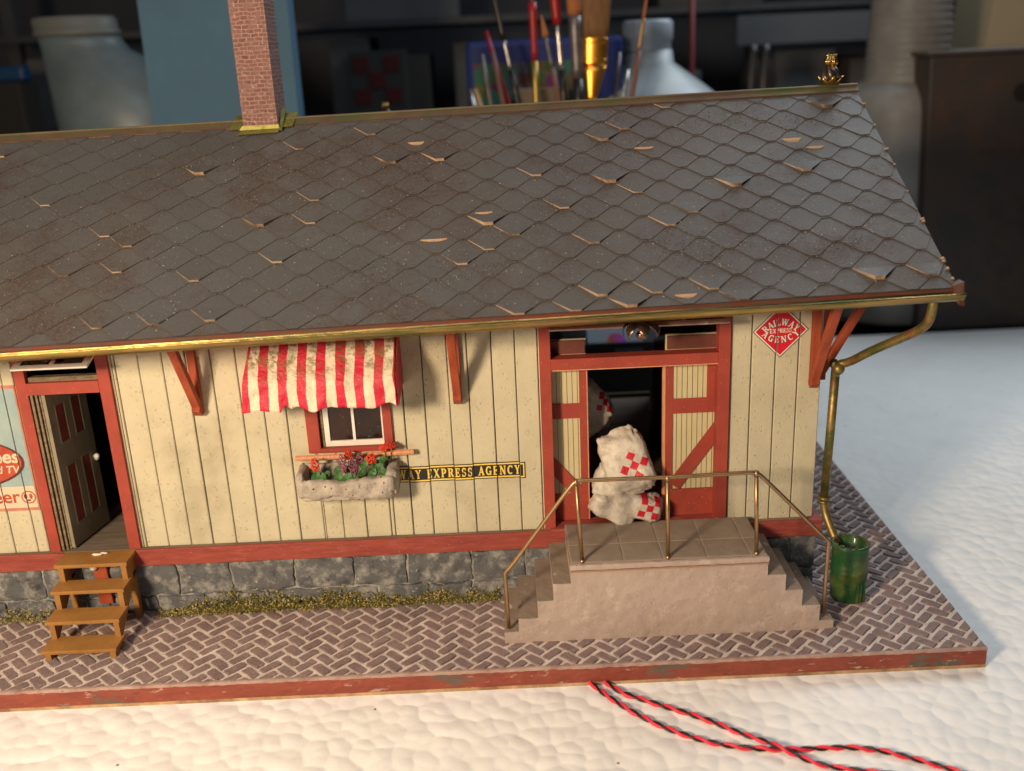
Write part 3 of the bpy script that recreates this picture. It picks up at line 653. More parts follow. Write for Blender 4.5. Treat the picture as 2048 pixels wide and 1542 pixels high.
mb = MB(); mb.blob((-1.29, -.10, .923), .010, 7, sq=(1, 1, .5)); mb.blob((-1.265, -.075, .926), .010, 7, sq=(1, 1, .5)); mb.build('hanging_lamp', darkmetal, st, smooth=True)
# -------- window with awning
frame([(-.613, -.576, .571, .95), (-.386, -.360, .571, .95), (-.576, -.386, .571, .585), (-.576, -.386, .935, .95)], 'window_frame')
mb = MB(); mb.box(-.573, -.565, .004, .026, .586, .935); mb.build('window_jamb', bead, st)
mb = MB(); x0, x1, z0, z1 = -.563, -.388, .586, .93; y0, y1 = .004, .016
mb.box(x0, x1, y0, y1, z0, z0 + .017); mb.box(x0, x1, y0, y1, z1 - .017, z1); mb.box(x0, x0 + .015, y0 - .0004, y1, z0 + .017, z1 - .017); mb.box(x1 - .004, x1, y0 - .0004, y1, z0 + .017, z1 - .017)
mb.box(-.4795, -.4715, y0 - .0006, y1, z0 + .017, z1 - .017); mb.box(x0 + .015, x1 - .004, y0 + .001, y1 - .001, .75, .765)
win = mb.build('window', white, st); mb = MB(); mb.box(x0 + .01, x1 - .003, .010, .012, z0 + .01, z1 - .01); mb.build('pane', glass, win)
mb = MB(); mb.tube([(-.652, -.022, .563), (-.48, -.022, .563), (-.300, -.022, .568)], .0085, 8); mb.build('window_sill', peach, st)
aw = stripes('awning_stripes', at_y(576, 800, -.186).x + .723 - .0265 / 2 - .006, .0527, .50)
mb = MB(); AX0, AX1 = -.715, -.318
def awf(u, v):
    x = AX0 + (AX1 - AX0) * u
    prof = [(0.0, -.002, 1.045), (.70, -.168, .868), (.76, -.180, .850), (1.0, -.186, .775)]
    for (a, ya, za), (b_, yb, zb) in zip(prof[:-1], prof[1:]):
        if v <= b_ + 1e-6: t = (v - a) / (b_ - a); y = ya + (yb - ya) * t; z = za + (zb - za) * t; break
    e = min(u, 1 - u); xx = x + (AX0 - .5) * 0
    flare = (-.028 if u < .5 else .0) * max(0, 1 - u * 6) * (v ** 1.5)
    xx += flare
    if v > .76: z += -.012 * (math.sin(u * 31 + 1) * .35 + noise.noise((x * 22, 3, 0)) * .8) * (v - .76) / .24; 
    if v > .76 and .20 < u < .27: z += .018 * (v - .76) / .24 * math.sin((u - .20) / .07 * math.pi)
    k = noise.noise((x * 16, v * 5, 0)) * .012 + noise.noise((x * 38, v * 12, 3)) * .006
    return V(xx, y + k * min(1, v * 5) * .8, z + k * .6)
mb.grid(awf, 110, 50)
for (sx_, u) in ((1, 0), (-1, 1)):
    def side(a, v, u=u, sx_=sx_):
        p = awf(u, v); q = V(p.x + sx_ * .004, -.002, p.z); return p + (q - p) * a
    mb.grid(side, 14, 40)
awn = mb.build('awning', aw, st, smooth=True, origin=(AX0 - .008, -.1, .88)); so = awn.modifiers.new('thick', 'SOLIDIFY'); so.thickness = .005; so.offset = -1
# -------- freight doorway
frame([(.082, .115, .284, .975), (.603, .637, .284, .975), (.115, .603, .797, .830), (.115, .603, .958, .975)], 'freight_door_frame')
mb = MB(); mb.box(.115, .603, -.004, .03, .7915, .7965); mb.build('header_edge', peach, st)
mb = MB(); mb.box(.10, .62, -.020, .05, .283, .290); mb.build('threshold', band, st)
def fdoor(x0, x1, mir, xv0, xv1):
    """sliding leaf; x0..x1 whole leaf, seen between xv0 and xv1"""
    y0 = .036; mb = MB(); zb, zt = .292, .79; mb.box(x0, x1, y0 + .004, y0 + .012, zb, .875, 0)
    leaf = mb.build('freight_door', card, st); mb = MB(); k = [0]
    def r(a, b_, c, d): k[0] += 1; mb.box(a, b_, y0 - .0004 * (k[0] % 4), y0 + .004, c, d)
    sw = .022; inner = x1 if mir else x0
    r(x0, x0 + sw, zb, zt); r(x1 - sw, x1, zb, zt); r(x0 + sw, x1 - sw, zb, zb + .088); r(x0 + sw, x1 - sw, .628, .675)
    if not mir:
        r(x1 - .060, x1 - .018, .675, zt); a = V(x0 + sw + .006, 0, zb + .10); b_ = V(x1 - .008, 0, .60)
    else:
        a = V(x1 - sw - .002, 0, zb + .085); b_ = V(x0 + .01, 0, .56)
    d = (b_ - a); nn = V(d.z, 0, -d.x).normalized() * .020
    P = [a - nn, a + nn, b_ + nn, b_ - nn]; mb.hexa([V(p.x, y0 + .003, p.z) for p in P][::-1] + [V(p.x, y0 - .0020, p.z) for p in P][::-1])
    mb.build('door_bracing', red, leaf); mb = MB(); x = x0 + sw + .012
    while x < x1 - .02: mb.box(x, x + .0014, y0 + .0032, y0 + .0042, zb, zt); x += .0155
    mb.build('board_joint', line, leaf)
    mb = MB(); mb.box(x0 + .004 if not mir else x0, x1 - .004, y0 - .004, y0 + .003, .832, .872); mb.build('door_top_rail', M('dull_red_rail', (.17, .055, .04), (.13, .04, .03), 20, .7), leaf)
    ed = x1 if mir else x0; mb = MB(); mb.box(ed - (.0 if mir else .008), ed + (.003 if mir else 0), y0 - .001, y0 + .013, zb, zt); mb.build('door_edge', peach, leaf)
fdoor(.035, .221, True, .115, .221); fdoor(.456, .640, False, .449, .60)
for (a, b_, dy) in ((.108, .612, 0),): sash(a, b_, (-.10, .941), (-.004, 1.0), .016, grime, 3)
# ornate lamp under the eave
mb = MB(); lc = V(.358, -.15, .953)
for i in range(7):
    a = i * 2 * math.pi / 7 + .3; d = V(math.cos(a), math.sin(a), 0); sd = V(-d.y, d.x, 0); L = []
    for j in range(7):
        t = j / 6; r_ = .008 + .040 * math.sin(t * 1.9); z = .014 - .034 * t * t; ww = .015 * math.sin(math.pi * min(1, .2 + t * .8)) + .0015
        for s_ in (-1, 0, 1): L.append(lc + d * r_ + sd * ww * s_ + V(0, 0, z - .004 * (1 - abs(s_))))
    mb.add(L, [(j * 3 + q, j * 3 + q + 1, j * 3 + q + 4, j * 3 + q + 3) for j in range(6) for q in range(2)])
lmp = mb.build('eave_lamp', darkmetal, st, smooth=True); so = lmp.modifiers.new('t', 'SOLIDIFY'); so.thickness = .003
mb = MB(); mb.blob(lc + V(0, 0, -.020), .014, 8, sq=(1, 1, .9)); mb.build('lamp_bulb', M('copper_bulb', (.28, .13, .09), rough=.2, metal=.8), lmp, smooth=True)
mb = MB(); mb.tube([lc + V(0, 0, .01), lc + V(0, 0, .10)], .004, 8); mb.build('lamp_stem', darkmetal, lmp)

# ------------------------------------------------------------ lettering
def stroke(a, b_, w_): return ('s', a, b_, w_)
def arc(cx, cy, rx, ry, a0, a1, w0, w1=None): return ('a', cx, cy, rx, ry, a0, a1, w0, w1 or w0)
T, t_ = .17, .07
def sf(x, y, w_=.30): return stroke((x - w_ / 2, y), (x + w_ / 2, y), .06)
LET = {
 'R': (.80, [stroke((.2, 0), (.2, 1), T), sf(.2, .03), sf(.15, .97, .26), stroke((.2, .95), (.42, .95), t_), stroke((.2, .50), (.42, .50), t_), arc(.40, .725, .22, .225, 90, -90, t_, T), stroke((.42, .5), (.68, .03), T), sf(.72, .03, .2)]),
 'A': (.84, [stroke((.14, 0), (.42, 1), t_), stroke((.42, 1), (.70, 0), T), stroke((.24, .34), (.62, .34), t_), sf(.13, .03, .26), sf(.70, .03, .30)]),
 'I': (.42, [stroke((.21, 0), (.21, 1), T), sf(.21, .03), sf(.21, .97)]),
 'L': (.68, [stroke((.2, 0), (.2, 1), T), sf(.2, .97), stroke((.06, .03), (.62, .03), .07), stroke((.6, 0), (.6, .26), .05)]),
 'W': (1.15, [stroke((.14, 1), (.34, 0), T), stroke((.34, 0), (.56, .9), t_), stroke((.54, 1), (.76, 0), T), stroke((.76, 0), (1.0, 1), t_), sf(.12, .97, .26), sf(.55, .97, .26), sf(1.0, .97, .24)]),
 'Y': (.82, [stroke((.16, 1), (.41, .45), T), stroke((.68, 1), (.43, .45), t_), stroke((.41, .5), (.41, 0), T), sf(.14, .97, .26), sf(.68, .97, .24), sf(.41, .03)]),
 'E': (.72, [stroke((.2, 0), (.2, 1), T), stroke((.06, .03), (.64, .03), .07), stroke((.06, .97), (.62, .97), .07), stroke((.2, .5), (.48, .5), t_), stroke((.62, 0), (.62, .25), .05), stroke((.6, 1), (.6, .76), .05), stroke((.48, .38), (.48, .62), .05)]),
 'X': (.84, [stroke((.16, 1), (.66, 0), T), stroke((.64, 1), (.16, 0), t_), sf(.16, .97, .27), sf(.66, .97, .22), sf(.15, .03, .22), sf(.68, .03, .27)]),
 'P': (.74, [stroke((.2, 0), (.2, 1), T), sf(.2, .03), sf(.15, .97, .26), stroke((.2, .95), (.42, .95), t_), stroke((.2, .46), (.42, .46), t_), arc(.40, .705, .22, .245, 90, -90, t_, T)]),
 'S': (.64, [arc(.32, .73, .20, .235, 30, 250, .06, .13), arc(.32, .27, .22, .235, 80, -150, .13, .06), stroke((.52, .98), (.52, .72), .05), stroke((.10, .02), (.10, .28), .05)]),
 'G': (.82, [arc(.42, .5, .32, .46, 40, 315, .07, .17), stroke((.66, .02), (.66, .42), T * .9), sf(.64, .42, .28), stroke((.66, .98), (.66, .72), .05)]),
 'N': (.88, [stroke((.16, 0), (.16, 1), t_), stroke((.16, 1), (.72, 0), T), stroke((.72, 0), (.72, 1), t_), sf(.16, .03, .24), sf(.12, .97, .22), sf(.72, .97, .24)]),
 'C': (.78, [arc(.42, .5, .32, .46, 45, 315, .07, .17), stroke((.66, .98), (.66, .72), .05)]),
}
LC = [0]
def letter(mb, ch, O, X, Y, Nn, h, mi=0, lift=0.0, fat=0):
    """writes ch with its lower left corner at O, axes X, Y and sheet normal Nn"""
    wd, items = LET[ch]
    def P(x, y, k): return O + X * x * h + Y * y * h + Nn * (lift + k)
    for it in items:
        LC[0] += 1; k = .00004 * (LC[0] % 9)
        if it[0] == 's':
            a, b_, w_ = V(*it[1], 0), V(*it[2], 0), it[3] + fat; d = (b_ - a).normalized(); n_ = V(-d.y, d.x, 0) * w_ / 2; ex_ = d * fat * .5
            mb.add([P(q.x, q.y, k) for q in (a + n_ - ex_, a - n_ - ex_, b_ - n_ + ex_, b_ + n_ + ex_)], [(0, 1, 2, 3)], mi)
        else:
            _, cx_, cy_, rx, ry, a0, a1, w0, w1 = it; m_ = 10; vs = []
            for i in range(m_ + 1):
                t = i / m_; a = math.radians(a0 + (a1 - a0) * t); ww = w0 + (w1 - w0) * math.sin(math.pi * t) + fat
                vs += [P(cx_ + math.cos(a) * (rx + ww / 2), cy_ + math.sin(a) * (ry + ww / 2), k), P(cx_ + math.cos(a) * (rx - ww / 2), cy_ + math.sin(a) * (ry - ww / 2), k)]
            mb.add(vs, [(2 * i, 2 * i + 2, 2 * i + 3, 2 * i + 1) for i in range(m_)], mi)
    return wd
def clip3(poly, lim, sign):
    out = []
    for i in range(len(poly)):
        a, b_ = poly[i], poly[(i + 1) % len(poly)]; da = (a.x - lim) * sign; db = (b_.x - lim) * sign
        if da >= 0: out.append(a)
        if (da >= 0) != (db >= 0): out.append(a + (b_ - a) * (da / (da - db)))
    return out
def on_boards(mb, jit=.002):
    """cuts a decal along the board joints, so that it breaks and steps at each joint like a soaked-on transfer"""
    o = MB(); X = sorted(xs)
    for a, b_ in zip(X[:-1], X[1:]):
        dz = random.uniform(-jit, jit)
        for f, mi in zip(mb.f, mb.mi):
            P = [mb.v[i] for i in f]
            if max(p.x for p in P) < a or min(p.x for p in P) > b_: continue
            P = clip3(P, a + .0016, 1); P = clip3(P, b_ - .0016, -1) if len(P) > 2 else P
            if len(P) > 2: o.add([p + V(0, 0, dz) for p in P], [tuple(range(len(P)))], mi)
    return o
XA, ZA, NY = V(1, 0, 0), V(0, 0, 1), V(0, -1, 0)
yel = M('sign_yellow', (.78, .56, .12), rough=.5); blk = M('sign_black', (.022, .02, .018), rough=.45)
# long black and yellow sign: starts behind the flower trough
random.seed(3)
sg = thing('lettered_sign', 'long black sign with yellow serif letters on the boards right of the flower trough', 'sign', (-.2, -.003, .452))
def quad(mb, x0, x1, z0, z1, y, mi=0): mb.add([(x0, y, z0), (x1, y, z0), (x1, y, z1), (x0, y, z1)], [(0, 1, 2, 3)], mi)
sx0, sx1, sz0, sz1 = -.445, .029, .4585, .5115
raw = MB(); quad(raw, sx0, sx1, sz0, sz1, -.0016)
on_boards(raw).build('sign_board', blk, sg)
random.seed(3); raw = MB()
e = .0032; w_ = .0045
for (a, b_, c, d) in ((sx0 + e, sx1 - e, sz1 - e - w_, sz1 - e), (sx0 + e, sx1 - e, sz0 + e, sz0 + e + w_), (sx0 + e, sx0 + e + w_ * .8, sz0 + e + w_, sz1 - e - w_), (sx1 - e - w_ * .8, sx1 - e, sz0 + e + w_, sz1 - e - w_)): quad(raw, a, b_, c, d, -.0020)
on_boards(raw).build('sign_border', yel, sg)
random.seed(3); raw = MB(); hh = .0275; txt = 'RAILWAY EXPRESS AGENCY'
hx_ = hh * .78; tot = sum(.42 if ch == ' ' else LET[ch][0] for ch in txt) * hx_; gap = (sx1 - sx0 - .024 - tot) / len(txt); px_ = sx0 + .013
for ch in txt:
    if ch == ' ': px_ += .42 * hx_ + gap; continue
    px_ += letter(raw, ch, V(px_, -.0023, (sz0 + sz1) / 2 - hh / 2), XA * .78, ZA, NY, hh, fat=.05) * hx_ + gap
on_boards(raw).build('sign_lettering', yel, sg)
# red diamond sign
dsg = thing('diamond_sign', 'red diamond shaped sign with white lettering high on the boards beside the corner bracket', 'sign', (.782, -.003, .80))
dc = V(.782, -.0016, .8835); R_ = .081
def dia(r, y): return [V(dc.x - r, y, dc.z), V(dc.x, y, dc.z - r), V(dc.x + r, y, dc.z), V(dc.x, y, dc.z + r)]
for nm, r, y, mt_ in (('sign_rim', R_, -.0016, blk), ('sign_border', R_ - .003, -.0020, white), ('sign_face', R_ - .008, -.0024, M('sign_red', (.62, .012, .03), (.55, .01, .025), 20, .45))):
    random.seed(9); raw = MB(); raw.add(dia(r, y), [(0, 1, 2, 3)]); on_boards(raw, .0012).build(nm, mt_, dsg)
def arc_text(mb, txt, c, rad, ang0, ang1, h, y, fat=0, flip=False, mi=0, off=V(0, 0, 0)):
    wds = [LET[ch][0] for ch in txt]; tot = sum(wds); acc = 0
    for ch, wd in zip(txt, wds):
        t = (acc + wd / 2) / tot; acc += wd; a = ang0 + (ang1 - ang0) * t; a = math.radians(a)
        up = V(math.cos(a), 0, math.sin(a)) * (-1 if flip else 1); rt = V(up.z, 0, -up.x); p = c + V(math.cos(a), 0, math.sin(a)) * rad
        letter(mb, ch, V(p.x, y, p.z) - rt * wd * h / 2 - up * h / 2 + off, rt, up, NY, h, fat=fat, mi=mi)
for nm, mt_, off, y, ft in (('letter_shadow', blk, V(.0014, 0, -.0008), -.0027, .08), ('sign_lettering', white, V(0, 0, 0), -.0031, .04)):
    random.seed(9); raw = MB()
    arc_text(raw, 'RAILWAY', V(dc.x, 0, dc.z + .026 - .064), .064, 142, 38, .0185, y, ft, off=off); arc_text(raw, 'AGENCY', V(dc.x, 0, dc.z - .026 + .064), .064, 218, 322, .0185, y, ft, flip=True, off=off)
    if mt_ is white:
        x = dc.x - .0325
        for ch in 'EXPRESS': x += letter(raw, ch, V(x, y, dc.z - .0052), XA, ZA, NY, .0118, fat=.04) * .0118 + .0006
    on_boards(raw, .0012).build(nm, mt_, dsg)
# worn poster at the left
pst = thing('wall_poster', 'faded pasted poster with a red oval and script words beside the open door', 'poster', (-1.62, -.003, .42))
def pquad(nm, x0, x1, z0, z1, y, mt_):
    raw = MB(); quad(raw, x0, x1, z0, z1, y); random.seed(4); on_boards(raw, .0006).build(nm, mt_, pst)
pp1 = M('poster_border', (.45, .12, .08), (.50, .24, .16), 30, .7); pp2 = M('poster_sky', (.24, .34, .36), (.32, .40, .38), 12, .7); pp3 = M('poster_cream', (.62, .50, .36), rough=.7)
pred = M('poster_red', (.48, .09, .035), (.36, .05, .03), 12, .65); pdark = M('poster_maroon', (.10, .025, .025), rough=.7)
PX0, PX1, PZ0, PZ1 = -1.90, -1.441, .424, .824
pquad('poster_sheet', PX0, PX1, PZ0, PZ1, -.0015, pp1); pquad('poster_sky', PX0 + .010, PX1 - .010, PZ0 + .08, PZ1 - .010, -.0019, pp2); pquad('poster_strip', PX0 + .010, PX1 - .010, PZ0 + .010, PZ0 + .08, -.0019, pp3)
def oval(nm, cx_, cz_, rx, rz, y, mt_, hole=None):
    raw = MB(); n = 40; P = [V(cx_ + rx * math.cos(2 * math.pi * i / n), y, cz_ + rz * math.sin(2 * math.pi * i / n)) for i in range(n)]
    for i in range(n): raw.add([V(cx_, y, cz_), P[i], P[(i + 1) % n]], [(0, 1, 2)])
    random.seed(4); on_boards(raw, .0006).build(nm, mt_, pst)
ocx = -1.66; oval('oval_rim', ocx, .583, .197, .082, -.0022, pdark); oval('oval_face', ocx - .003, .584, .191, .077, -.0025, pred)
def ftext(body, x, z, size, y, mt_, shear=0, offs=.0, align='RIGHT', par=None, name='poster_lettering'):
    cu_ = bpy.data.curves.new('txt', 'FONT'); cu_.body = body; cu_.size = size; cu_.align_x = align; cu_.shear = shear; cu_.offset = offs; cu_.extrude = 0.0; cu_.resolution_u = 4
    to = bpy.data.objects.new('txt', cu_); me = bpy.data.meshes.new_from_object(to); bpy.data.objects.remove(to)
    raw = MB(); raw.add([V(x + v_.co.x, y, z + v_.co.y) for v_ in me.vertices], [tuple(p.vertices) for p in me.polygons]); bpy.data.meshes.remove(me)
    random.seed(4); on_boards(raw, .0006).build(name, mt_, par)
ftext('Yankees', -1.479, .583, .058, -.0029, pp3, .15, .0016, par=pst); ftext('on radio and TV', -1.484, .549, .034, -.0029, pp3, .2, .0006, par=pst)
ftext('beer', -1.500, .452, .060, -.0024, pred, 0, .001, par=pst)
oval('badge_rim', -1.4735, .468, .022, .021, -.0022, pred); oval('badge_face', -1.4735, .468, .018, .017, -.0024, pp3); oval('badge_mark', -1.482, .471, .005, .009, -.0027, pdark); oval('badge_mark', -1.466, .471, .005, .009, -.0027, pred); oval('badge_mark', -1.474, .458, .006, .003, -.0027, pdark)

# ------------------------------------------------------------ concrete loading platform with brass railing
pf = thing('loading_platform', 'pinkish concrete loading platform with steps at both ends and a brass railing', 'platform', (.42, -.165, G))
PY0, PY1 = -.28, -.028
LV = [(-.054, -.012, .100), (-.012, .044, .142), (.044, .090, .197), (.090, .141, .250), (.141, .697, .290), (.697, .749, .249), (.749, .799, .197), (.799, .851, .145), (.851, .893, .093)]
mb = MB(); lp = [(-.054, G - .002)]
for a, b_, z in LV: lp += [(a, z), (b_, z)]
lp += [(.893, G - .002)]
zmax = lambda x: next((z for a, b_, z in LV if a <= x <= b_), .1)
# front skin as a grid, clipped to the stepped outline
def front(a, b_, z1, mb=mb):
    nu = max(3, int((b_ - a) / .008)); nv = max(3, int((z1 - G) / .008))
    def fn(u, v):
        x = a + (b_ - a) * u; z = G - .002 + (z1 - G + .002) * v; return V(x, PY0 + .0016 * noise.noise((x * 12, z * 12, 0)) + .0022 * noise.noise((x * 35, z * 35, 2)) - (.003 if x > 9 else 0), z + (.0035 * noise.noise((x * 130, 0, 1)) if v == 1 and z1 < .28 else 0))
    mb.grid(fn, nu, nv)
for a, b_, z in LV: front(a, b_, z)
o_ = mb.build('platform_face', concrete, pf, smooth=True)
mb = MB()
for a, b_, z in LV: mb.box(a + (.0005 if z < .28 else 0), b_ - .0005, PY0 + .004, PY1, G - .01, z - .0015)
mb.build('platform_core', concrete, pf)
mb = MB()
for a, b_, z in LV:
    if z > .28: continue
    up = a if a > .5 else b_
    def fn(u, v, a=a, b_=b_, z=z):
        x = a + (b_ - a) * u; y = PY0 + .003 + (PY1 - PY0 - .006) * v; return V(x, y, z - .0005 + .0018 * noise.noise((x * 40, y * 25, 0)))
    o2 = MB(); o2.grid(fn, 8, 24); o2.build('tread', tread_m, pf, smooth=True)
mb = MB(); rough_box(mb, .139, .699, PY0 - .004, PY1 + .004, .2905, .306, .012, .0016, 30, rnd=.003); land = mb.build('landing', pave, pf, smooth=True)
mb = MB(); rough_box(mb, .1385, .6995, PY0 - .006, PY0 + .006, .2930, .3085, .010, .0018, 40, rnd=.003); mb.build('landing_lip', concrete, land, smooth=True)
mb = MB(); mb.box(.14, .698, PY0 - .0045, PY0, .286, .2905); mb.build('lip_joint', M('rusty_joint', (.36, .17, .11), (.30, .2, .15), 8, .9), land)
def sl2(mb, x0, x1, y0, y1): mb.hexa([(x0, y0, .3045), (x1, y0, .3045), (x1, y1, .3045), (x0, y1, .3045), (x0, y0, .3085), (x1, y0, .3085), (x1, y1, .3085), (x0, y1, .3085)])
mb = MB(); gy = [PY0 + .012, -.165, PY1 - .002]; gxs = [.142, .178, .293, .404, .530, .650, .696]
for i in range(len(gxs) - 1):
    for j in range(2):
        k = .0022; rough_box(mb, gxs[i] + k, gxs[i + 1] - k, gy[j] + k, gy[j + 1] - k, .300, .3098, .012, .0008, 40, rnd=.002)
mb.build('paver', pave, land, smooth=True)
mb = MB(); mb.box(.142, .696, gy[0], gy[2], .300, .3072); mb.build('paver_joint', groove, land)
RY = -.262; rail = MB(); r_ = .0058
def V3(q, y=RY): p = at_y(q[0], q[1], y); return (p.x, y, p.z)
L0, L1, L2 = V3((1018, 1255), -.262), V3((1010, 1145)), V3((1152, 962)); M1 = V3((1335, 955)); R2_, R1_, R0_ = V3((1513, 945)), V3((1657, 1082)), V3((1646, 1226))
rail.tube(bez([L0, (L1[0], RY, L1[2] - .01), L1, (L1[0] + .02, RY, L1[2] + .02), (L2[0] - .02, RY, L2[2] - .02), L2, (L2[0] + .02, RY, L2[2] + .001), M1, (R2_[0] - .02, RY, R2_[2] + .001), R2_, (R2_[0] + .02, RY, R2_[2] - .016), (R1_[0] - .015, RY, R1_[2] + .015), R1_, (R1_[0], RY, R1_[2] - .015), R0_], 6), r_, 10)
rl = rail.build('railing', brass_rail, pf, smooth=True)
for q, tp in (((1165, 1133), L2), ((1336, 1119), M1), ((1513, 1113), R2_)):
    p = V3(q); mb = MB(); mb.tube([(p[0], RY, .300), (tp[0], RY, tp[2])], r_, 10); mb.tube([(tp[0], RY, tp[2] - .012), (tp[0], RY, tp[2] + .004)], r_ * 1.25, 10); mb.tube([(p[0], RY, .302), (p[0], RY, .315)], r_ * 1.35, 10); mb.build('post', brass_rail, rl, smooth=True)

# ------------------------------------------------------------ wooden steps
ws = thing('wooden_steps', 'small ochre painted wooden steps leading up to the open door', 'steps', (-1.285, -.15, G))
ZT = [(.285, -.100, -.016), (.225, -.150, -.082), (.163, -.216, -.140), (.100, -.270, -.192)]; SX = (-1.390, -1.178)
for i, (z, ya, yb) in enumerate(ZT):
    mb = MB(); rough_box(mb, SX[0] - .003, SX[1] + .003, ya, yb, z - .012, z, .02, .0008, 30, rnd=.0015); mb.build('tread', stair, ws)
for x0 in (SX[0] + .004, SX[1] - .020):
    mb = MB(); P = []
    out = [(-.020, G), (-.020, .272)]; 
    prof2 = [(-.012, .272), (-.092, .272), (-.092, .214), (-.145, .214), (-.145, .152), (-.208, .152), (-.208, .089), (-.262, .089), (-.262, G), (-.238, G), (-.022, .222)]
    n = len(prof2); vs = [(x0, y, z) for y, z in prof2] + [(x0 + .016, y, z) for y, z in prof2]
    mb.add(vs, [tuple(range(n)), tuple(range(2 * n - 1, n - 1, -1))] + [(i, n + i, n + (i + 1) % n, (i + 1) % n) for i in range(n)])
    mb.build('stringer', stair, ws)
    mb = MB(); mb.box(x0, x0 + .016, -.050, -.028, G, .224); mb.build('post', stair, ws)
mb = MB(); mb.box(-1.31, -1.27, -.030, -.020, .11, .27); mb.blob((-1.305, -.034, .24), .012, 5, nz=.5, mi=1); mb.build('back_block', [wood_red, white], ws)
mb = MB(); mb.blob((-1.28, -.045, .2875), .010, 6, sq=(1.8, .5, .35), nz=.7, nf=90); mb.blob((-1.262, -.038, .2875), .008, 6, sq=(1.6, .6, .35), nz=.7, nf=90); mb.build('glue_blob', white, ws, smooth=True)

# ------------------------------------------------------------ green barrel
gb = thing('green_barrel', 'small green painted barrel with a ragged open top beside the downspout', 'barrel', (.992, -.105, G))
mb = MB(); bc = V(.992, -.105, G + .002)
pr = [(.0, .0), (.050, .0), (.051, .006), (.052, .05), (.0535, .092), (.0548, .096), (.0535, .100), (.053, .13), (.0535, .165), (.0545, .172), (.055, .182), (.050, .184), (.046, .180), (.045, .10), (.0, .098)]
mb.lathe(pr, bc, 48, wob=.07); o_ = mb.build('barrel_body', green, gb, smooth=True)
mb = MB(); 
for a in (-1.35, -1.15, -.9): mb.bar(bc + V(math.cos(a) * .051, math.sin(a) * .051, .0), bc + V(math.cos(a) * .054, math.sin(a) * .054, .065), .008, .006)
mb.build('torn_fold', green, gb)
mb = MB(); random.seed(8)
for i in range(260):
    a = U(0, 6.28); q = U(0, .042) if i % 3 else .047; mb.blob(bc + V(math.cos(a) * q, math.sin(a) * q, U(.100, .135) if i % 3 else U(.176, .188)), U(.0015, .0045), 3, nz=.5, nf=200)
mb.build('moss_filling', M('dry_moss', (.06, .06, .025), (.13, .11, .05), 90, .95), gb)

# ------------------------------------------------------------ stone flower trough and its plants
tr = MB(); TX0, TX1, TYF, TYB, TZ0, TZ1 = -.640, -.349, -.112, -.002, .452, .540
rough_box(tr, TX0 + .01, TX1 - .008, TYF + .012, TYB, TZ0, TZ0 + .03, .012, .006, 22, rnd=.014)
rough_box(tr, TX0, TX1, TYF, TYF + .026, TZ0 + .006, TZ1 - .012, .008, .010, 20, rnd=.018, seed=3)
rough_box(tr, TX0, TX1, TYB - .014, TYB, TZ0 + .006, TZ1 + .002, .012, .004, 22, rnd=.007, seed=5)
rough_box(tr, TX0 - .006, TX0 + .026, TYF + .004, TYB, TZ0 + .008, TZ1 + .006, .010, .006, 22, rnd=.020, seed=6)
rough_box(tr, TX1 - .032, TX1 + .004, TYF + .004, TYB, TZ0 + .004, TZ1 + .008, .010, .006, 22, rnd=.022, seed=7)
tro = tr.build('flower_trough', plasterp, smooth=True); tag(tro, 'rough grey stone flower trough fixed under the awning window', 'planter')
random.seed(12)
def plant(label, cx_, cy_, blooms, leaves):
    t = thing('flower_plant', label, 'flower', (cx_, cy_, .500), 'flowers in the window trough'); cz_ = .516
    mb = MB(); base = V(cx_, cy_, cz_)
    for (dx, dy, dz, s_, fa) in leaves:
        c = base + V(dx, dy, dz); n_ = V(math.cos(fa) * .35, -.72, .6).normalized(); e1 = n_.orthogonal().normalized(); e2 = n_.cross(e1); m_ = 14
        ring = [c + e1 * math.cos(2 * math.pi * i / m_) * s_ * 1.15 * (1 + .06 * math.sin(3 * i)) + e2 * math.sin(2 * math.pi * i / m_) * s_ * .8 + n_ * .18 * s_ * math.cos(4 * math.pi * i / m_) for i in range(m_)]
        mb.add([c - n_ * .12 * s_] + ring, [(0, 1 + i, 1 + (i + 1) % m_) for i in range(m_)])
    o = mb.build('leaves', leafm, t); s = o.modifiers.new('t', 'SOLIDIFY'); s.thickness = .0015
    mb = MB()
    for (dx, dy, dz, rx, rz, mt_) in blooms: mb.tube([base + V(dx * .3, dy * .5, -.002), base + V(dx, dy, dz - .012 - rz * .6)], .0012, 5)
    for i in range(5): d = V(U(-.03, .03), U(-.02, .01), U(.015, .04)); mb.tube([base, base + d], [.0016, .0005], 5)
    mb.build('stem', leafm, t)
    for (dx, dy, dz, rx, rz, mt_) in blooms:
        mb = MB()
        for i in range(110):
            a, b_ = U(0, 6.28), U(-1, 1); q = math.sqrt(1 - b_ * b_); rr = U(.8, 1.25); mb.blob(base + V(dx + q * math.cos(a) * rx * rr, dy + q * math.sin(a) * rx * rr, dz - .012 + b_ * rz * rr), U(.0016, .003), 3)
        mb.build('blossom', mt_, t)
plant('orange fuzzy blossom alone at the left end of the stone trough', -.575, -.060, [(-.012, -.01, .055, .011, .018, orangef)], [(-.012, -.015, .012, .014, 2), (.006, -.028, .004, .016, 1), (.020, -.01, .012, .011, .3), (-.016, .0, .024, .010, 2.5)])
plant('plum coloured blossoms over round leaves in the middle of the stone trough', -.495, -.060, [(-.010, -.008, .055, .012, .024, purplef), (.022, -.016, .048, .012, .024, purplef), (.040, .004, .062, .010, .016, purplef), (.004, .012, .072, .010, .012, orangef)], [(-.026, -.022, .006, .016, 2), (.000, -.030, .003, .018, 1.5), (.022, -.025, .006, .014, 1), (-.030, -.004, .024, .012, 2.5), (.045, -.01, .012, .012, .4)])
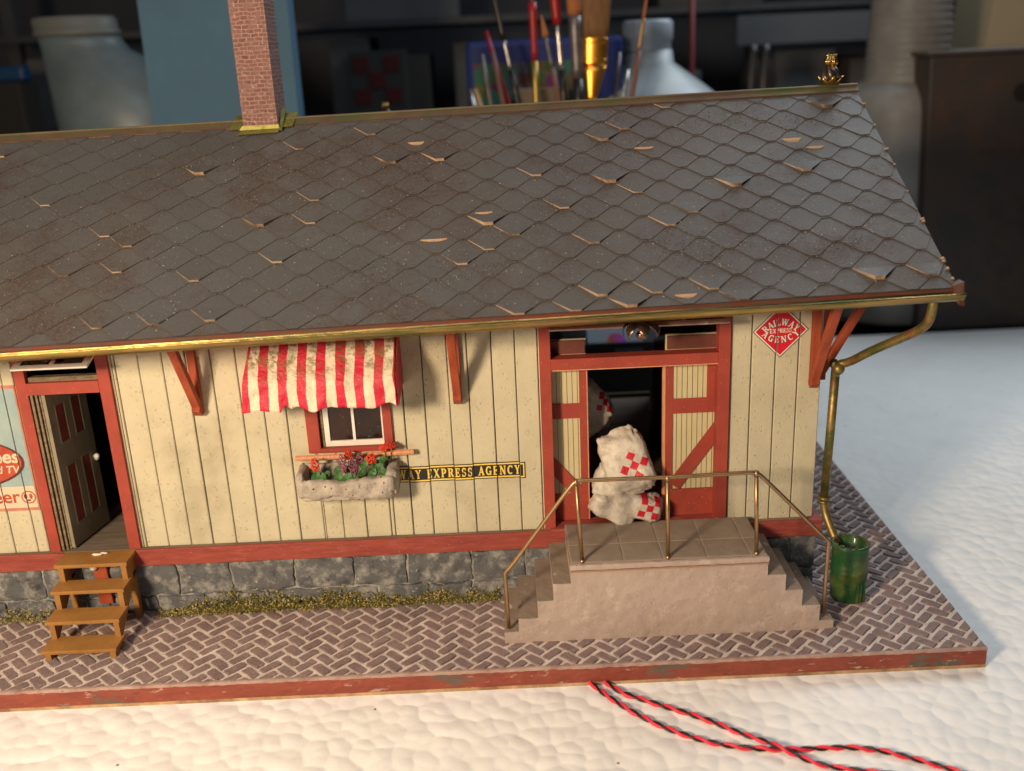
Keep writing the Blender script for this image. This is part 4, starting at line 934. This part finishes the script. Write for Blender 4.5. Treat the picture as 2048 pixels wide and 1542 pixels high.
plant('orange blossom with folded dark leaves near the right end of the stone trough', -.410, -.060, [(-.010, -.012, .066, .014, .013, orangef)], [(-.032, -.01, .040, .014, 2.2), (.004, -.008, .030, .018, 1.5), (.022, -.012, .052, .011, .8), (-.010, -.022, .014, .014, 1.8), (.020, -.020, .012, .014, .9)])
plant('small red blossom leaning on the window sill end at the right of the stone trough', -.365, -.030, [(-.002, -.004, .092, .016, .008, M('red_blossom', (.5, .03, .02), (.6, .08, .03), 100, .8)), (-.022, -.004, .084, .010, .008, orangef)], [(-.008, -.008, .020, .010, 1.2), (.006, -.012, .012, .009, .5)])

# ------------------------------------------------------------ feed sacks
def sack_mat(name, cu_, cv_, cell, rot):
    """white sack paper with a three by three red check on its front"""
    m, nt, b = nodes(name); t = nd(nt, 'ShaderNodeTexCoord'); mp = nd(nt, 'ShaderNodeMapping'); mp.vector_type = 'TEXTURE'; mp.inputs['Location'].default_value = (cu_, 0, cv_); mp.inputs['Rotation'].default_value = (0, rot, 0); mp.inputs['Scale'].default_value = (cell, 1, cell)
    nt.links.new(t.outputs['Object'], mp.inputs[0]); sx = nd(nt, 'ShaderNodeSeparateXYZ'); nt.links.new(mp.outputs[0], sx.inputs[0]); v = t.outputs['Object']
    def mth(op, a, b_=None, c=None):
        n = nd(nt, 'ShaderNodeMath', operation=op)
        for i, x in enumerate((a, b_, c)):
            if x is None: continue
            if isinstance(x, (int, float)): n.inputs[i].default_value = x
            else: nt.links.new(x, n.inputs[i])
        return n.outputs[0]
    X = mth('FLOOR', mth('ADD', sx.outputs[0], 1.5)); Z_ = mth('FLOOR', mth('ADD', sx.outputs[2], 1.5))
    par = mth('PINGPONG', mth('ADD', X, Z_), 1); even = mth('LESS_THAN', par, .5)
    ins = mth('MULTIPLY', mth('LESS_THAN', mth('ABSOLUTE', sx.outputs[0]), 1.5), mth('LESS_THAN', mth('ABSOLUTE', sx.outputs[2]), 1.5))
    sy = nd(nt, 'ShaderNodeSeparateXYZ'); nt.links.new(v, sy.inputs[0]); fr_ = mth('LESS_THAN', sy.outputs[1], 0.0)
    f = mth('MULTIPLY', mth('MULTIPLY', even, ins), fr_)
    cur = mix(nt, ramp(nt, tex(nt, 'noise', 30, 5, .7, v), .45, .75), (.58, .52, .44), (.33, .27, .21))
    sp = nd(nt, 'ShaderNodeMath', operation='LESS_THAN', i_1=.11); nt.links.new(tex(nt, 'vor', 75, vec=v), sp.inputs[0]); gg = ramp(nt, tex(nt, 'noise', 18, 2, .5, v), .52, .56); cur = mix(nt, mth('MULTIPLY', sp.outputs[0], gg), cur, (.03, .02, .015))
    cur = mix(nt, f, cur, (.55, .012, .03)); nt.links.new(cur, b.inputs['Base Color']); b.inputs['Roughness'].default_value = .45
    pv = bump(nt, b, tex(nt, 'noise', 40, 5, .65, v), .7, .006); bump(nt, b, tex(nt, 'noise', 150, 3, .6, v), .4, .002, pv); return m
def sack(label, c, w_, h_, t__, rot, tilt, mt_, seed):
    mb = MB(); n = 34; c = Vector(c); Rm = Matrix.Rotation(rot, 3, 'Y') @ Matrix.Rotation(tilt, 3, 'X')
    vs = []; fs = []
    for j in range(n + 1):
        th = math.pi * j / n
        for i in range(2 * n):
            ph = math.pi * i / n; d = V(math.sin(th) * math.cos(ph), math.sin(th) * math.sin(ph), math.cos(th))
            sgn = lambda a, e: math.copysign(abs(a) ** e, a)
            p = V(sgn(d.x, .55) * w_ / 2, sgn(d.y, .9) * t__ / 2, sgn(d.z, .5) * h_ / 2)
            pinch = 1 - .72 * max(0, abs(p.z) / (h_ / 2) - .72) / .28; p.y *= pinch; p.x *= 1 + .10 * max(0, abs(p.z) / (h_ / 2) - .8) / .2
            q = p * 20 + V(seed, seed * 2, 0); nn = noise.noise(q) * .010 + noise.noise(q * 2.6) * .005 - abs(noise.noise(V(p.x * 75, p.y * 20, p.z * 22 + seed))) * (.004 + .022 * max(0, abs(p.z) / (h_ / 2) - .55))
            p = p + V(d.x, d.y, d.z) * nn; vs.append(c + Rm @ p)
    for j in range(n):
        for i in range(2 * n): a = j * 2 * n + i; b_ = j * 2 * n + (i + 1) % (2 * n); fs.append((a, a + 2 * n, b_ + 2 * n, b_))
    mb.add(vs, fs); o = mb.build('feed_sack', mt_, smooth=True, origin=c); tag(o, label, 'sack', 'feed sacks in the freight doorway'); return o
m1 = sack_mat('sack_paper_checked', .018, .002, .0225, .42)
m1_ = sack_mat('sack_paper_front', .036, .006, .0215, .30)
m0 = sack_mat('sack_paper_plain', 5, 5, .02, 0)
m2 = sack_mat('sack_paper_rear', .062, .03, .017, .3)
def S3(px, py, y): return at_y(px, py, y)
p = S3(1254, 923, .005); sack('uppermost feed sack leaning in the doorway, large red check on its face', p, .150, .212, .082, -.36, -.25, m1, 1)
p = S3(1272, 1008, -.002); sack('lower right feed sack with a cut off red check, under the leaning sack', p, .160, .088, .11, .24, -.05, m1_, 2)
p = S3(1228, 1014, .004); sack('plain bottom feed sack with black specks at the left foot of the pile', p, .150, .078, .11, .40, 0, m0, 3)
p = S3(1220, 960, .03); sack('plain feed sack squeezed behind the leaning one at the left door leaf', p, .10, .110, .09, .25, 0, m0, 4)
p = S3(1170, 818, .17); sack('shaded feed sack high behind the left door leaf with a faint red patch', p, .16, .18, .10, -.75, 0, m2, 5)
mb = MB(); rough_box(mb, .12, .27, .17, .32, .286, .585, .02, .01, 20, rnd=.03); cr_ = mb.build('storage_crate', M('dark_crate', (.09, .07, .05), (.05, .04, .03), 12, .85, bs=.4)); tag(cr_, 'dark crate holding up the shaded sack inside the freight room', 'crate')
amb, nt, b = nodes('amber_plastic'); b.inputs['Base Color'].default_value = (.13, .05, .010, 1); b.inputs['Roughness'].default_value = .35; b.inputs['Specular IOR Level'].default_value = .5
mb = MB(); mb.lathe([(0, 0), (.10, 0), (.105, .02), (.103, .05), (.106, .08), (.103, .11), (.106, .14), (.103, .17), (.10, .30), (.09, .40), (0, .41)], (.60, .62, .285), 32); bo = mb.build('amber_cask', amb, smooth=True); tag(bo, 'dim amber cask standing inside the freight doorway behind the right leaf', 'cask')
# card with a round coloured patch seen through the transom
cdp = thing('printed_card', 'pale blue card with a half round rainbow patch seen through the freight door transom', 'card', (.44, 1.62, .062))
CO, CT = V(0, 1.66, .386), V(0, .29, .335)
CN = V(1, 0, 0).cross(CT).normalized()
def cpl(x, t, h=0): return V(x, 0, 0) + CO + CT * t + CN * h
def cray(px, py):
    d = ray(px, py); t = (CO - CAM).dot(CN) / d.dot(CN); p = CAM + d * t; return p.x, (p - CO).dot(CT) / CT.length_squared
def csheet(x0, x1, t0, t1, h): return MB().hexa([cpl(x0, t0, h - .003), cpl(x1, t0, h - .003), cpl(x1, t1, h - .003), cpl(x0, t1, h - .003), cpl(x0, t0, h), cpl(x1, t0, h), cpl(x1, t1, h), cpl(x0, t1, h)])
csheet(.36, .62, -.01, 1.1, 0).build('card_sheet', M('pale_blue_card', (.50, .58, .66), rough=.6), cdp)
mb = MB(); mb.box(.25, .72, 1.64, 2.0, .004, .384); mb.build('card_stand', M('card_stand_black', (.02, .02, .022), rough=.6), cdp)
rb, nt, b = nodes('rainbow_print'); v = coord(nt); gr = nd(nt, 'ShaderNodeSeparateXYZ'); nt.links.new(v, gr.inputs[0]); hs_ = nd(nt, 'ShaderNodeCombineColor', mode='HSV'); hs_.inputs[1].default_value = .85; hs_.inputs[2].default_value = .75
mr = nd(nt, 'ShaderNodeMapRange'); mr.inputs[1].default_value = .06; mr.inputs[2].default_value = -.06; mr.inputs[3].default_value = -.30; mr.inputs[4].default_value = .12; nt.links.new(gr.outputs[0], mr.inputs[0]); fm = nd(nt, 'ShaderNodeMath', operation='FRACT'); nt.links.new(mr.outputs[0], fm.inputs[0]); nt.links.new(fm.outputs[0], hs_.inputs[0]); nt.links.new(hs_.outputs[0], b.inputs['Base Color'])
rcx, rct = cray(1233, 688); mb = MB(); n = 24; U1 = CT.normalized(); c0_ = cpl(rcx, rct, .002)
mb.add([c0_] + [c0_ + V(1, 0, 0) * .048 * math.cos(math.pi * i / n) + U1 * .055 * math.sin(math.pi * i / n) for i in range(n + 1)], [(0, i + 1, i + 2) for i in range(n)]); mb.build('rainbow_patch', rb, cdp)
csheet(rcx - .012, rcx + .12, rct - .18, rct - .01, .004).build('dark_strip', M('card_dark_strip', (.03, .03, .04), rough=.6), cdp)

# ------------------------------------------------------------ moss along the foundation
random.seed(31); mb = MB()
def mossh(x): return .046 * (.80 + .9 * noise.noise((x * 4, 7, 0)) + .7 * noise.noise((x * 26, 2, 0))) * (1 if x > -1.05 else .6) * (1 - .3 * (x > -.2))
for i in range(15000):
    x = U(-1.14, -.07) if random.random() < .88 else U(-1.72, -1.42)
    if x > -1.3 and x < -1.14: continue
    hgt = max(.006, mossh(x)); v_ = random.random() ** 1.5 * 1.15
    if noise.noise((x * 30, v_ * 4, 3)) < -.45 + .45 * v_: continue
    z = G + .002 + v_ * hgt * 1.12; y = -.040 + .026 * v_ + U(-.003, .003); r_ = U(.0016, .0046)
    if v_ < .12 and random.random() < .4: y -= U(0, .02); z = G + .005
    d = [V(U(-1, 1), U(-1, 1), U(-1, 1)).normalized() * r_ for _ in range(4)]; c = V(x, y, z)
    mb.add([c + q for q in d], [(0, 1, 2), (0, 2, 3), (0, 3, 1), (1, 3, 2)], random.choices([0, 1, 2, 3], [.37, .27, .19, .17])[0])
ms = mb.build('moss', [M('moss_olive', (.17, .15, .025), rough=.95), M('moss_dark', (.075, .07, .018), rough=.95), M('moss_yellow', (.42, .33, .08), rough=.9), M('moss_grit', (.50, .40, .26), rough=.9)]); tag(ms, 'yellow green scatter moss along the foot of the stone foundation', 'moss', kind='stuff')
mb = MB(); nx = 150; vs = []
for i in range(nx + 1):
    x = -1.13 + 1.05 * i / nx; hgt = max(.005, mossh(x)) * (1 if 0 < i < nx else .1); vs += [(x, -.046 + .004 * noise.noise((x * 30, 0, 0)), G + .003), (x, -.034, G + hgt * .2), (x, -.022, G + hgt * .40), (x, -.008, G + hgt * .45)]
mb.add(vs, [(i * 4 + k, i * 4 + k + 4, i * 4 + k + 5, i * 4 + k + 1) for i in range(nx) for k in range(3)]); mo = mb.build('moss_bed', M('moss_soil', (.12, .10, .025), (.06, .045, .016), 90, .95, bs=1, bd=.01, bscale=120, dirt=[((.30, .25, .08), 130, .58, .66, .8)])); tag(mo, 'olive soil strip beneath the moss at the foundation', 'moss', kind='stuff')

# ------------------------------------------------------------ twisted wires
wred = M('wire_red', (.72, .03, .055), rough=.4); wblk = M('wire_black', (.015, .013, .013), rough=.4)
def wire(label, pts, ph, zs=None):
    P = [at_z(a, b_, .008) for a, b_ in pts]; P = bez([P[0]] + P[1:-1] + [P[-1]], 40)
    if zs: P = [p + V(0, 0, zs * math.exp(-((p - at_z(1548, 1497, .011)).length / .08) ** 2)) for p in P]
    P[0] = P[0]; acc = 0; A, B = [], []
    # resample
    Q = [P[0]]; step = .006
    for p in P[1:]:
        while (p - Q[-1]).length > step: Q.append(Q[-1] + (p - Q[-1]).normalized() * step)
    P = Q
    for i, p in enumerate(P):
        t = (P[min(i + 1, len(P) - 1)] - P[max(0, i - 1)]).normalized(); sd = V(-t.y, t.x, 0).normalized(); up = V(0, 0, 1); a = i * step / .076 * 2 * math.pi + ph; k = .0036
        A.append(p + sd * math.cos(a) * k + up * math.sin(a) * k); B.append(p - sd * math.cos(a) * k - up * math.sin(a) * k)
    t = thing('twisted_wire', label, 'wire', (P[0].x, P[0].y, 0), 'twisted wires on the foam sheet')
    mb = MB(); mb.tube(A, .0045, 8); mb.build('red_strand', wred, t, smooth=True); mb = MB(); mb.tube(B, .0037, 8); mb.build('black_strand', wblk, t, smooth=True)
wire('twisted red and black wire on the lower path, reaching farthest right after the crossing', [(1172, 1356), (1195, 1380), (1290, 1440), (1400, 1482), (1500, 1498), (1600, 1499), (1725, 1492), (1850, 1522), (1990, 1565)], .3, .0)
wire('twisted red and black wire on the upper path before the crossing, then dipping low', [(1204, 1356), (1230, 1382), (1300, 1404), (1420, 1440), (1500, 1478), (1560, 1505), (1640, 1532), (1740, 1543), (1850, 1556)], 1.6, .014)

# ------------------------------------------------------------ things behind the model
def simple(name, label, cat, mb, mats, group=None, **k): o = mb.build(name, mats, **k); return tag(o, label, cat, group)
# frosted jug, tilted
jugm = M('frosted_plastic', (.115, .15, .165), (.075, .095, .10), 2.5, .42, spec=.5); capm = M('jug_cap', (.11, .115, .105), rough=.5)
jt = thing('plastic_jug', 'large frosted plastic jug with a wide round cap at the left behind the roof', 'jug', (-2.1, 2.75, 0))
def loft(mb, rings, y, n=40):
    vs = []
    for x, z, r_ in rings: vs += [V(x + r_ * math.cos(2 * math.pi * k / n), y + r_ * .8 * math.sin(2 * math.pi * k / n), z) for k in range(n)]
    m_ = len(rings); mb.add(vs, [(j * n + k, j * n + (k + 1) % n, (j + 1) * n + (k + 1) % n, (j + 1) * n + k) for j in range(m_ - 1) for k in range(n)] + [tuple(range(n - 1, -1, -1)), tuple(range((m_ - 1) * n, m_ * n))])
mb = MB(); loft(mb, [(-1.93, 0, .40), (-1.93, .03, .42), (-1.94, 1.30, .42), (-1.96, 1.45, .415), (-2.01, 1.58, .37), (-2.09, 1.70, .30), (-2.17, 1.785, .225), (-2.19, 1.83, .212), (-2.20, 1.86, .212)], 2.8); mb.build('jug_body', jugm, jt, smooth=True)
mb = MB(); loft(mb, [(-2.20, 1.86, .214), (-2.20, 1.862, .222), (-2.205, 1.885, .224), (-2.205, 1.89, .214), (-2.21, 1.935, .216), (-2.212, 1.955, .205), (-2.212, 1.955, .10)], 2.8); mb.build('jug_rim', capm, jt, smooth=True)
# blue foam board
mb = MB(); a = V(-1.70, 2.25, 0); b_ = V(-.985, 2.35, 0)
mb.hexa([(-1.72, 2.25, 0), (-.99, 2.25, 0), (-.99, 2.40, 0), (-1.72, 2.40, 0), (-1.69, 2.30, 2.3), (-.985, 2.30, 2.3), (-.985, 2.45, 2.3), (-1.69, 2.45, 2.3)])
simple('foam_board', 'upright blue insulation foam board standing behind the chimney', 'foam board', mb, M('blue_foam', (.080, .165, .235), (.070, .135, .195), 3, .8, bs=.3, bscale=20))
# jar and brushes
jr = MB(); jr.lathe([(0, 0), (.36, 0), (.38, .02), (.38, 1.22), (.37, 1.25), (.35, 1.22), (.34, .05), (0, .04)], (.28, 2.35, 0), 36); simple('brush_jar', 'dark round jar holding the paint brushes behind the ridge', 'jar', jr, M('dark_jar', (.04, .03, .035), rough=.3), smooth=True)
ferr = M('ferrule_metal', (.50, .48, .45), (.30, .27, .25), 30, .3, metal=.9); bwood = M('brush_wood', (.30, .13, .05), rough=.4); bred = M('brush_red', (.30, .012, .012), rough=.35); bblk = M('brush_black', (.018, .015, .013), rough=.3); bris = M('bristle', (.12, .06, .03), (.22, .12, .06), 30, .8, stretch=(6, 6, 1))
bri_o = M('bristle_orange', (.34, .12, .04), rough=.8); bbrown = M('brush_brown', (.16, .07, .05), rough=.5); bgrey = M('ferrule_dull', (.20, .18, .17), (.12, .10, .10), 20, .45, metal=.6)
def brush(label, top, bot, y, segs):
    T_ = at_y(top[0], top[1], y); B_ = at_y(bot[0], bot[1], y - .02); d = T_ - B_; base = B_ - d.normalized() * .5; t = thing('paint_brush', label, 'paint brush', base, 'brushes in the jar')
    full = T_ - base; L = full.length; off = .5 / L
    for nm, a, b2, r0, r1, mt_, flat in segs:
        a_ = off + (1 - off) * a if a > 0 else 0; b3 = off + (1 - off) * b2; mb = MB(); n = 6
        mb.tube([base + full * (a_ + (b3 - a_) * i / n) for i in range(n + 1)], [r0 + (r1 - r0) * i / n for i in range(n + 1)], 14)
        mb.build(nm, mt_, t, smooth=True)
K = .00228
def px2(n): return n * K / 2
brush('thin black brush leaning left with a bright worn stripe', (985, -20), (1035, 200), 2.15, [('handle', 0, .28, px2(16), px2(13), bblk, 0), ('ferrule', .28, .55, px2(7), px2(9), ferr, 0), ('handle', .55, 1, px2(13), px2(8), bblk, 0)])
brush('red handled brush left of the middle, pointing straight up', (1063, -30), (1072, 180), 2.2, [('ferrule', 0, .28, px2(15), px2(13), M('brass_ferrule', (.35, .25, .06), rough=.4, metal=.7), 0), ('handle', .28, .84, px2(12), px2(17), bred, 0), ('tip', .84, 1, px2(8), px2(6), bgrey, 0)])
brush('slim red brush leaning left among the dark handles', (972, 62), (1005, 170), 2.35, [('handle', 0, 1, px2(14), px2(8), bred, 0)])
brush('brush with pale bristle tip beside the red handle', (1082, 30), (1120, 210), 2.25, [('handle', 0, .42, px2(11), px2(10), bbrown, 0), ('ferrule', .42, .76, px2(7), px2(8), bgrey, 0), ('bristle', .76, 1, px2(15), px2(4), bri_o, 0)])
brush('red round brush with a silver ferrule right of the middle', (1106, -40), (1130, 215), 2.12, [('handle', 0, .30, px2(18), px2(14), bblk, 0), ('ferrule', .30, .66, px2(13), px2(10), ferr, 0), ('handle', .66, 1, px2(17), px2(24), bred, 0)])
brush('stout brown brush with grey paint crusted ferrule', (1145, -50), (1158, 215), 2.15, [('handle', 0, .22, px2(24), px2(22), bblk, 0), ('ferrule', .22, .70, px2(22), px2(27), bgrey, 0), ('bristle', .70, 1, px2(28), px2(36), bri_o, 0)])
for i, (tp, bt, mt_, lb) in enumerate([((938, 178), (952, 225), ferr, 'short steel rod at the far left of the brush jar'), ((950, 178), (966, 225), M('pale_wood', (.5, .3, .16), rough=.5), 'short pale wooden stick at the left rim of the brush jar'), ((963, 110), (985, 225), bgrey, 'dull grey brush handle leaning left in the jar'), ((985, 105), (1010, 225), bbrown, 'mauve brown handle leaning left behind the black brush'), ((1238, 105), (1230, 205), bgrey, 'grey rod right of the wide golden brush'), ((1255, 140), (1245, 205), ferr, 'silver rod right of the wide golden brush')]):
    brush(lb, tp, bt, 2.2 + .03 * i, [('handle', 0, 1, px2(13), px2(10), mt_, 0)])
brush('thin brass tipped brush leaning right in front of the white bottle', (1297, -30), (1262, 205), 2.1, [('handle', 0, .45, px2(11), px2(11), bbrown, 0), ('ferrule', .45, .72, px2(8), px2(8), M('ochre_ferrule', (.35, .22, .10), rough=.4, metal=.6), 0), ('bristle', .72, 1, px2(7), px2(4), bri_o, 0)])
# wide flat brush with golden ferrule
fb_ = thing('flat_brush', 'wide flat brush with a shining golden ferrule and brown bristles', 'paint brush', (at_y(1190, 205, 2.05).x, 2.08, .9), 'brushes in the jar')
def trap(nm, q, mt_, th=.05, y=2.05):
    P = [at_y(a, b2, y) for a, b2 in q]; mb = MB(); n = 16; vs = []
    for v in range(7):
        l = P[0].lerp(P[3], v / 6); r = P[1].lerp(P[2], v / 6)
        for k in range(n):
            a = 2 * math.pi * k / n; c, s_ = math.cos(a), math.sin(a); c = math.copysign(abs(c) ** .7, c); vs.append((l + r) / 2 + (r - l) / 2 * c + V(0, th / 2 + th / 2 * s_ * 1.0, 0))
    mb.add(vs, [(j * n + k, j * n + (k + 1) % n, (j + 1) * n + (k + 1) % n, (j + 1) * n + k) for j in range(6) for k in range(n)] + [tuple(range(n - 1, -1, -1)), tuple(range(6 * n, 7 * n))]); mb.build(nm, mt_, fb_, smooth=True)
gferr = M('golden_ferrule', (1.0, .46, .07), (.85, .36, .05), 14, .32, metal=1, bs=.3, bscale=20)
trap('handle', [(1178, 420), (1192, 420), (1192, 205), (1174, 205)], bwood); trap('ferrule_neck', [(1174, 205), (1192, 205), (1214, 132), (1167, 132)], gferr); trap('ferrule_band', [(1166, 131), (1215, 131), (1218, 76), (1166, 76)], gferr, .056)
trap('ferrule_rim', [(1165, 128), (1216, 128), (1216, 118), (1165, 118)], gferr, .064, 2.043); trap('ferrule_rim', [(1165, 86), (1218, 86), (1218, 76), (1165, 76)], gferr, .064, 2.043)
trap('bristles', [(1167, 76), (1217, 76), (1228, -60), (1162, -60)], M('golden_bristle', (.20, .10, .035), (.13, .06, .02), 14, .7, stretch=(8, 8, 1)), .05)
# blue tin
bt = thing('blue_tin', 'blue labelled tin with bright spots of colour behind the brushes', 'tin', (.25, 2.95, 0))
mb = MB(); mb.box(-.17, .68, 2.85, 3.1, .0, 1.745); mb.build('tin_body', M('deep_blue', (.010, .022, .13), rough=.45), bt, bevel=.03)
lb_, nt, b = nodes('colour_label'); v = coord(nt); n_ = nd(nt, 'ShaderNodeTexVoronoi'); n_.inputs['Scale'].default_value = 14; nt.links.new(v, n_.inputs['Vector']); hv = nd(nt, 'ShaderNodeHueSaturation'); hv.inputs['Saturation'].default_value = 1.5; hv.inputs['Value'].default_value = .11; nt.links.new(n_.outputs['Color'], hv.inputs['Color']); nt.links.new(hv.outputs[0], b.inputs['Base Color']); b.inputs['Roughness'].default_value = .35
mb = MB(); mb.box(-.13, .50, 2.842, 2.849, 1.15, 1.63); mb.build('tin_label', lb_, bt)
mb = MB(); q = at_y(1085, 205, 2.5); mb.box(q.x - .13, q.x + .13, 2.5, 2.62, 0, 1.50); simple('wood_block', 'upright tan block behind the brush handles', 'block', mb, M('tan_block', (.16, .12, .08), rough=.8))
# white bottle
wbt = thing('white_bottle', 'white plastic bottle with a clear cap right of the brushes', 'bottle', (.95, 3.1, 0))
wpl = M('white_plastic', (.30, .335, .345), rough=.4); ccap = M('cloudy_cap', (.30, .33, .36), rough=.3)
nx_ = at_y(1292, 100, 3.1).x; mb = MB(); mb.lathe([(0, 0), (.44, 0), (.46, .03), (.46, 1.30), (.43, 1.37), (.30, 1.47), (.135, 1.59), (.125, 1.66), (0, 1.66)], (nx_ + .02, 3.1, 0), 40); mb.build('bottle_body', wpl, wbt, smooth=True)
mb = MB(); mb.lathe([(.125, 0), (.13, .01), (.13, .05), (.14, .06), (.14, .15), (.125, .165), (0, .168)], (nx_ + .01, 3.1, 1.655), 36); mb.build('bottle_cap', ccap, wbt, smooth=True)
# corrugated bottle
cb = MB(); pr = [(0, 0), (.34, 0), (.36, .03), (.36, 1.25), (.34, 1.33), (.26, 1.42)]
for i in range(22): z = 1.42 + i * .042; pr += [(.236 - i * .0016, z), (.244 - i * .0016, z + .012), (.236 - i * .0016, z + .03)]
pr += [(0, 2.36)]; simple('ribbed_bottle', 'tall translucent bottle with a ribbed neck behind the right roof end', 'bottle', MB().lathe(pr, (at_y(1808, 200, 3.35).x, 3.35, 0), 40), M('cloudy_plastic', (.26, .245, .22), (.17, .16, .145), 3, .45), smooth=True)
# dark metal box
rust = M('dark_rusty_steel', (.040, .036, .033), (.075, .042, .026), 2.6, .45, bs=.3, bscale=10, dirt=[((.02, .02, .02), 1.4, .5, .6, .6)])
mt = thing('metal_box', 'tall dark rusty metal box standing at the right edge of the foam sheet', 'box', (3.1, 3.2, 0))
mb = MB(); mb.hexa([(2.44, 2.90, 0), (4.2, 2.90, 0), (4.2, 3.7, 0), (2.44, 3.7, 0), (2.37, 2.90, 1.56), (4.2, 2.90, 1.56), (4.2, 3.7, 1.56), (2.37, 3.7, 1.56)]); mb.build('box_body', rust, mt, bevel=.01)
mb = MB(); mb.box(2.35, 4.22, 2.885, 3.72, 1.561, 1.585); mb.build('box_rim', rust, mt, bevel=.006)
mb = MB(); q = at_y(2045, 185, 2.89); mb.lathe([(0, .0), (.045, .0), (.05, .02), (0, .022)], (q.x, 2.905, q.z), 20, axis=(0, -1, 0)); mb.build('box_hole', bblk, mt)
mb = MB(); mb.hexa([(2.93, 3.75, 0), (4.4, 3.75, 0), (4.4, 4.3, 0), (2.93, 4.3, 0), (3.14, 3.75, 2.4), (4.4, 3.75, 2.4), (4.4, 4.3, 2.4), (3.14, 4.3, 2.4)]); simple('beige_carton', 'leaning beige carton behind the dark metal box', 'carton', mb, M('beige_card', (.33, .26, .16), rough=.8), bevel=.01)
# shelf rack and its contents
rk = thing('shelf_rack', 'dim dark metal shelf rack along the back of the workshop', 'shelf', (0, 5.9, -.12))
rm = M('rack_metal', (.045, .047, .05), (.03, .03, .033), 2, .6)
for x in (-3.9, -2.0, 2.02, 4.4): mb = MB(); mb.box(x, x + .10, 5.6, 5.7, -.12, 3); mb.build('rack_post', rm, rk)
for z in (.35, 1.18, 1.92): mb = MB(); mb.box(-4, 4.6, 5.5, 6.5, z, z + .05); mb.build('shelf_board', rm, rk)
mb = MB(); mb.box(1.9, 3.4, 5.46, 5.49, 1.66, 1.88); mb.build('shelf_rail', M('rail_grey', (.075, .08, .085), rough=.5), rk)
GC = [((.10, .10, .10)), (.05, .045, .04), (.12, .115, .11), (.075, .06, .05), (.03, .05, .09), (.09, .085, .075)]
items = [(-3.9, -3.1, 1.23, 1.80, 0, 'grey carton at the far left of the rack'), (-3.0, -2.35, 1.23, 1.62, 3, 'brown box beside the grey carton on the rack'), (-1.35, -1.02, 1.23, 1.85, 2, 'pale upright carton right of the blue foam board'), (-.95, -.55, 1.23, 1.70, 1, 'dark folder box on the rack near the chimney'), (-.35, .05, 1.23, 1.78, 5, 'taupe box on the rack left of the brushes'), (.25, .95, 1.23, 1.55, 1, 'low dark case on the rack behind the brushes'), (1.05, 1.65, 1.23, 1.48, 0, 'low grey case on the rack right of the white bottle'), (2.25, 2.75, 1.23, 1.60, 2, 'pale grey carton on the rack under the grey rail'), (2.85, 3.3, 1.23, 1.52, 3, 'brown carton on the rack by the ribbed bottle'), (-2.6, -1.9, 1.97, 2.3, 2, 'pale box on the upper shelf above the jug'), (-1.2, -.3, 1.97, 2.4, 0, 'grey box on the upper shelf right of the chimney'), (1.3, 2.1, 1.97, 2.35, 1, 'dark box on the upper shelf right of the brushes')]
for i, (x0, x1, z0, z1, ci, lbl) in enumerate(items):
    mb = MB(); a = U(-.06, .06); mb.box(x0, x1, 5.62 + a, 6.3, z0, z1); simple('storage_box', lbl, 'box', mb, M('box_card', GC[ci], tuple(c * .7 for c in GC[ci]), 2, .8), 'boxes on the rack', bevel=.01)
ck = thing('checked_carton', 'dim carton with a red and white check on the rack behind the ridge', 'carton', (-.7, 5.4, 1.23))
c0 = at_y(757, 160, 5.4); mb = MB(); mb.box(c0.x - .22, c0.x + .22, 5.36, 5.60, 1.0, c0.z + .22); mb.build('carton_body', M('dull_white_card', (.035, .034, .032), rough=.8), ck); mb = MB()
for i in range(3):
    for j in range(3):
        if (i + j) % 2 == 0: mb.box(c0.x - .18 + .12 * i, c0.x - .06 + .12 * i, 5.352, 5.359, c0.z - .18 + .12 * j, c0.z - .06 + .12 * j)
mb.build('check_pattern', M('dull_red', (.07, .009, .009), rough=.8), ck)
mb = MB(); q = at_y(20, 145, 4.6); mb.box(q.x - .5, q.x + .09, 4.6, 4.75, q.z - .06, q.z + .04); simple('blue_crate', 'low dark blue plastic tray at the far left behind the jug', 'crate', mb, M('crate_blue', (.01, .045, .11), rough=.4), bevel=.02)
mb = MB(); mb.box(q.x - .6, q.x + .05, 4.6, 4.9, -.12, q.z - .062); simple('dark_carton', 'black carton under the blue tray at the far left', 'carton', mb, M('black_card', (.02, .018, .016), rough=.8), bevel=.02)
mb = MB(); q = at_y(1388, 60, 4.5); mb.tube([(q.x, 4.5, -.12), (q.x - .02, 4.5, 2.4)], .02, 12); simple('red_rod', 'thin dark red rod standing right of the white bottle', 'rod', mb, M('dark_red_rod', (.13, .012, .012), rough=.5), smooth=True)
for px_, lb in ((1505, 'narrow black bottle standing behind the right half of the ridge'), (1530, 'second narrow black bottle, right of the first behind the ridge')):
    q = at_y(px_, 130, 4.3); simple('black_bottle', lb, 'bottle', MB().lathe([(0, -.12), (.075, -.12), (.08, 1.45), (.05, 1.55), (.03, 1.60), (.03, 1.66), (0, 1.66)], (q.x, 4.3, 0), 20), bblk, 'black bottles behind the ridge', smooth=True)
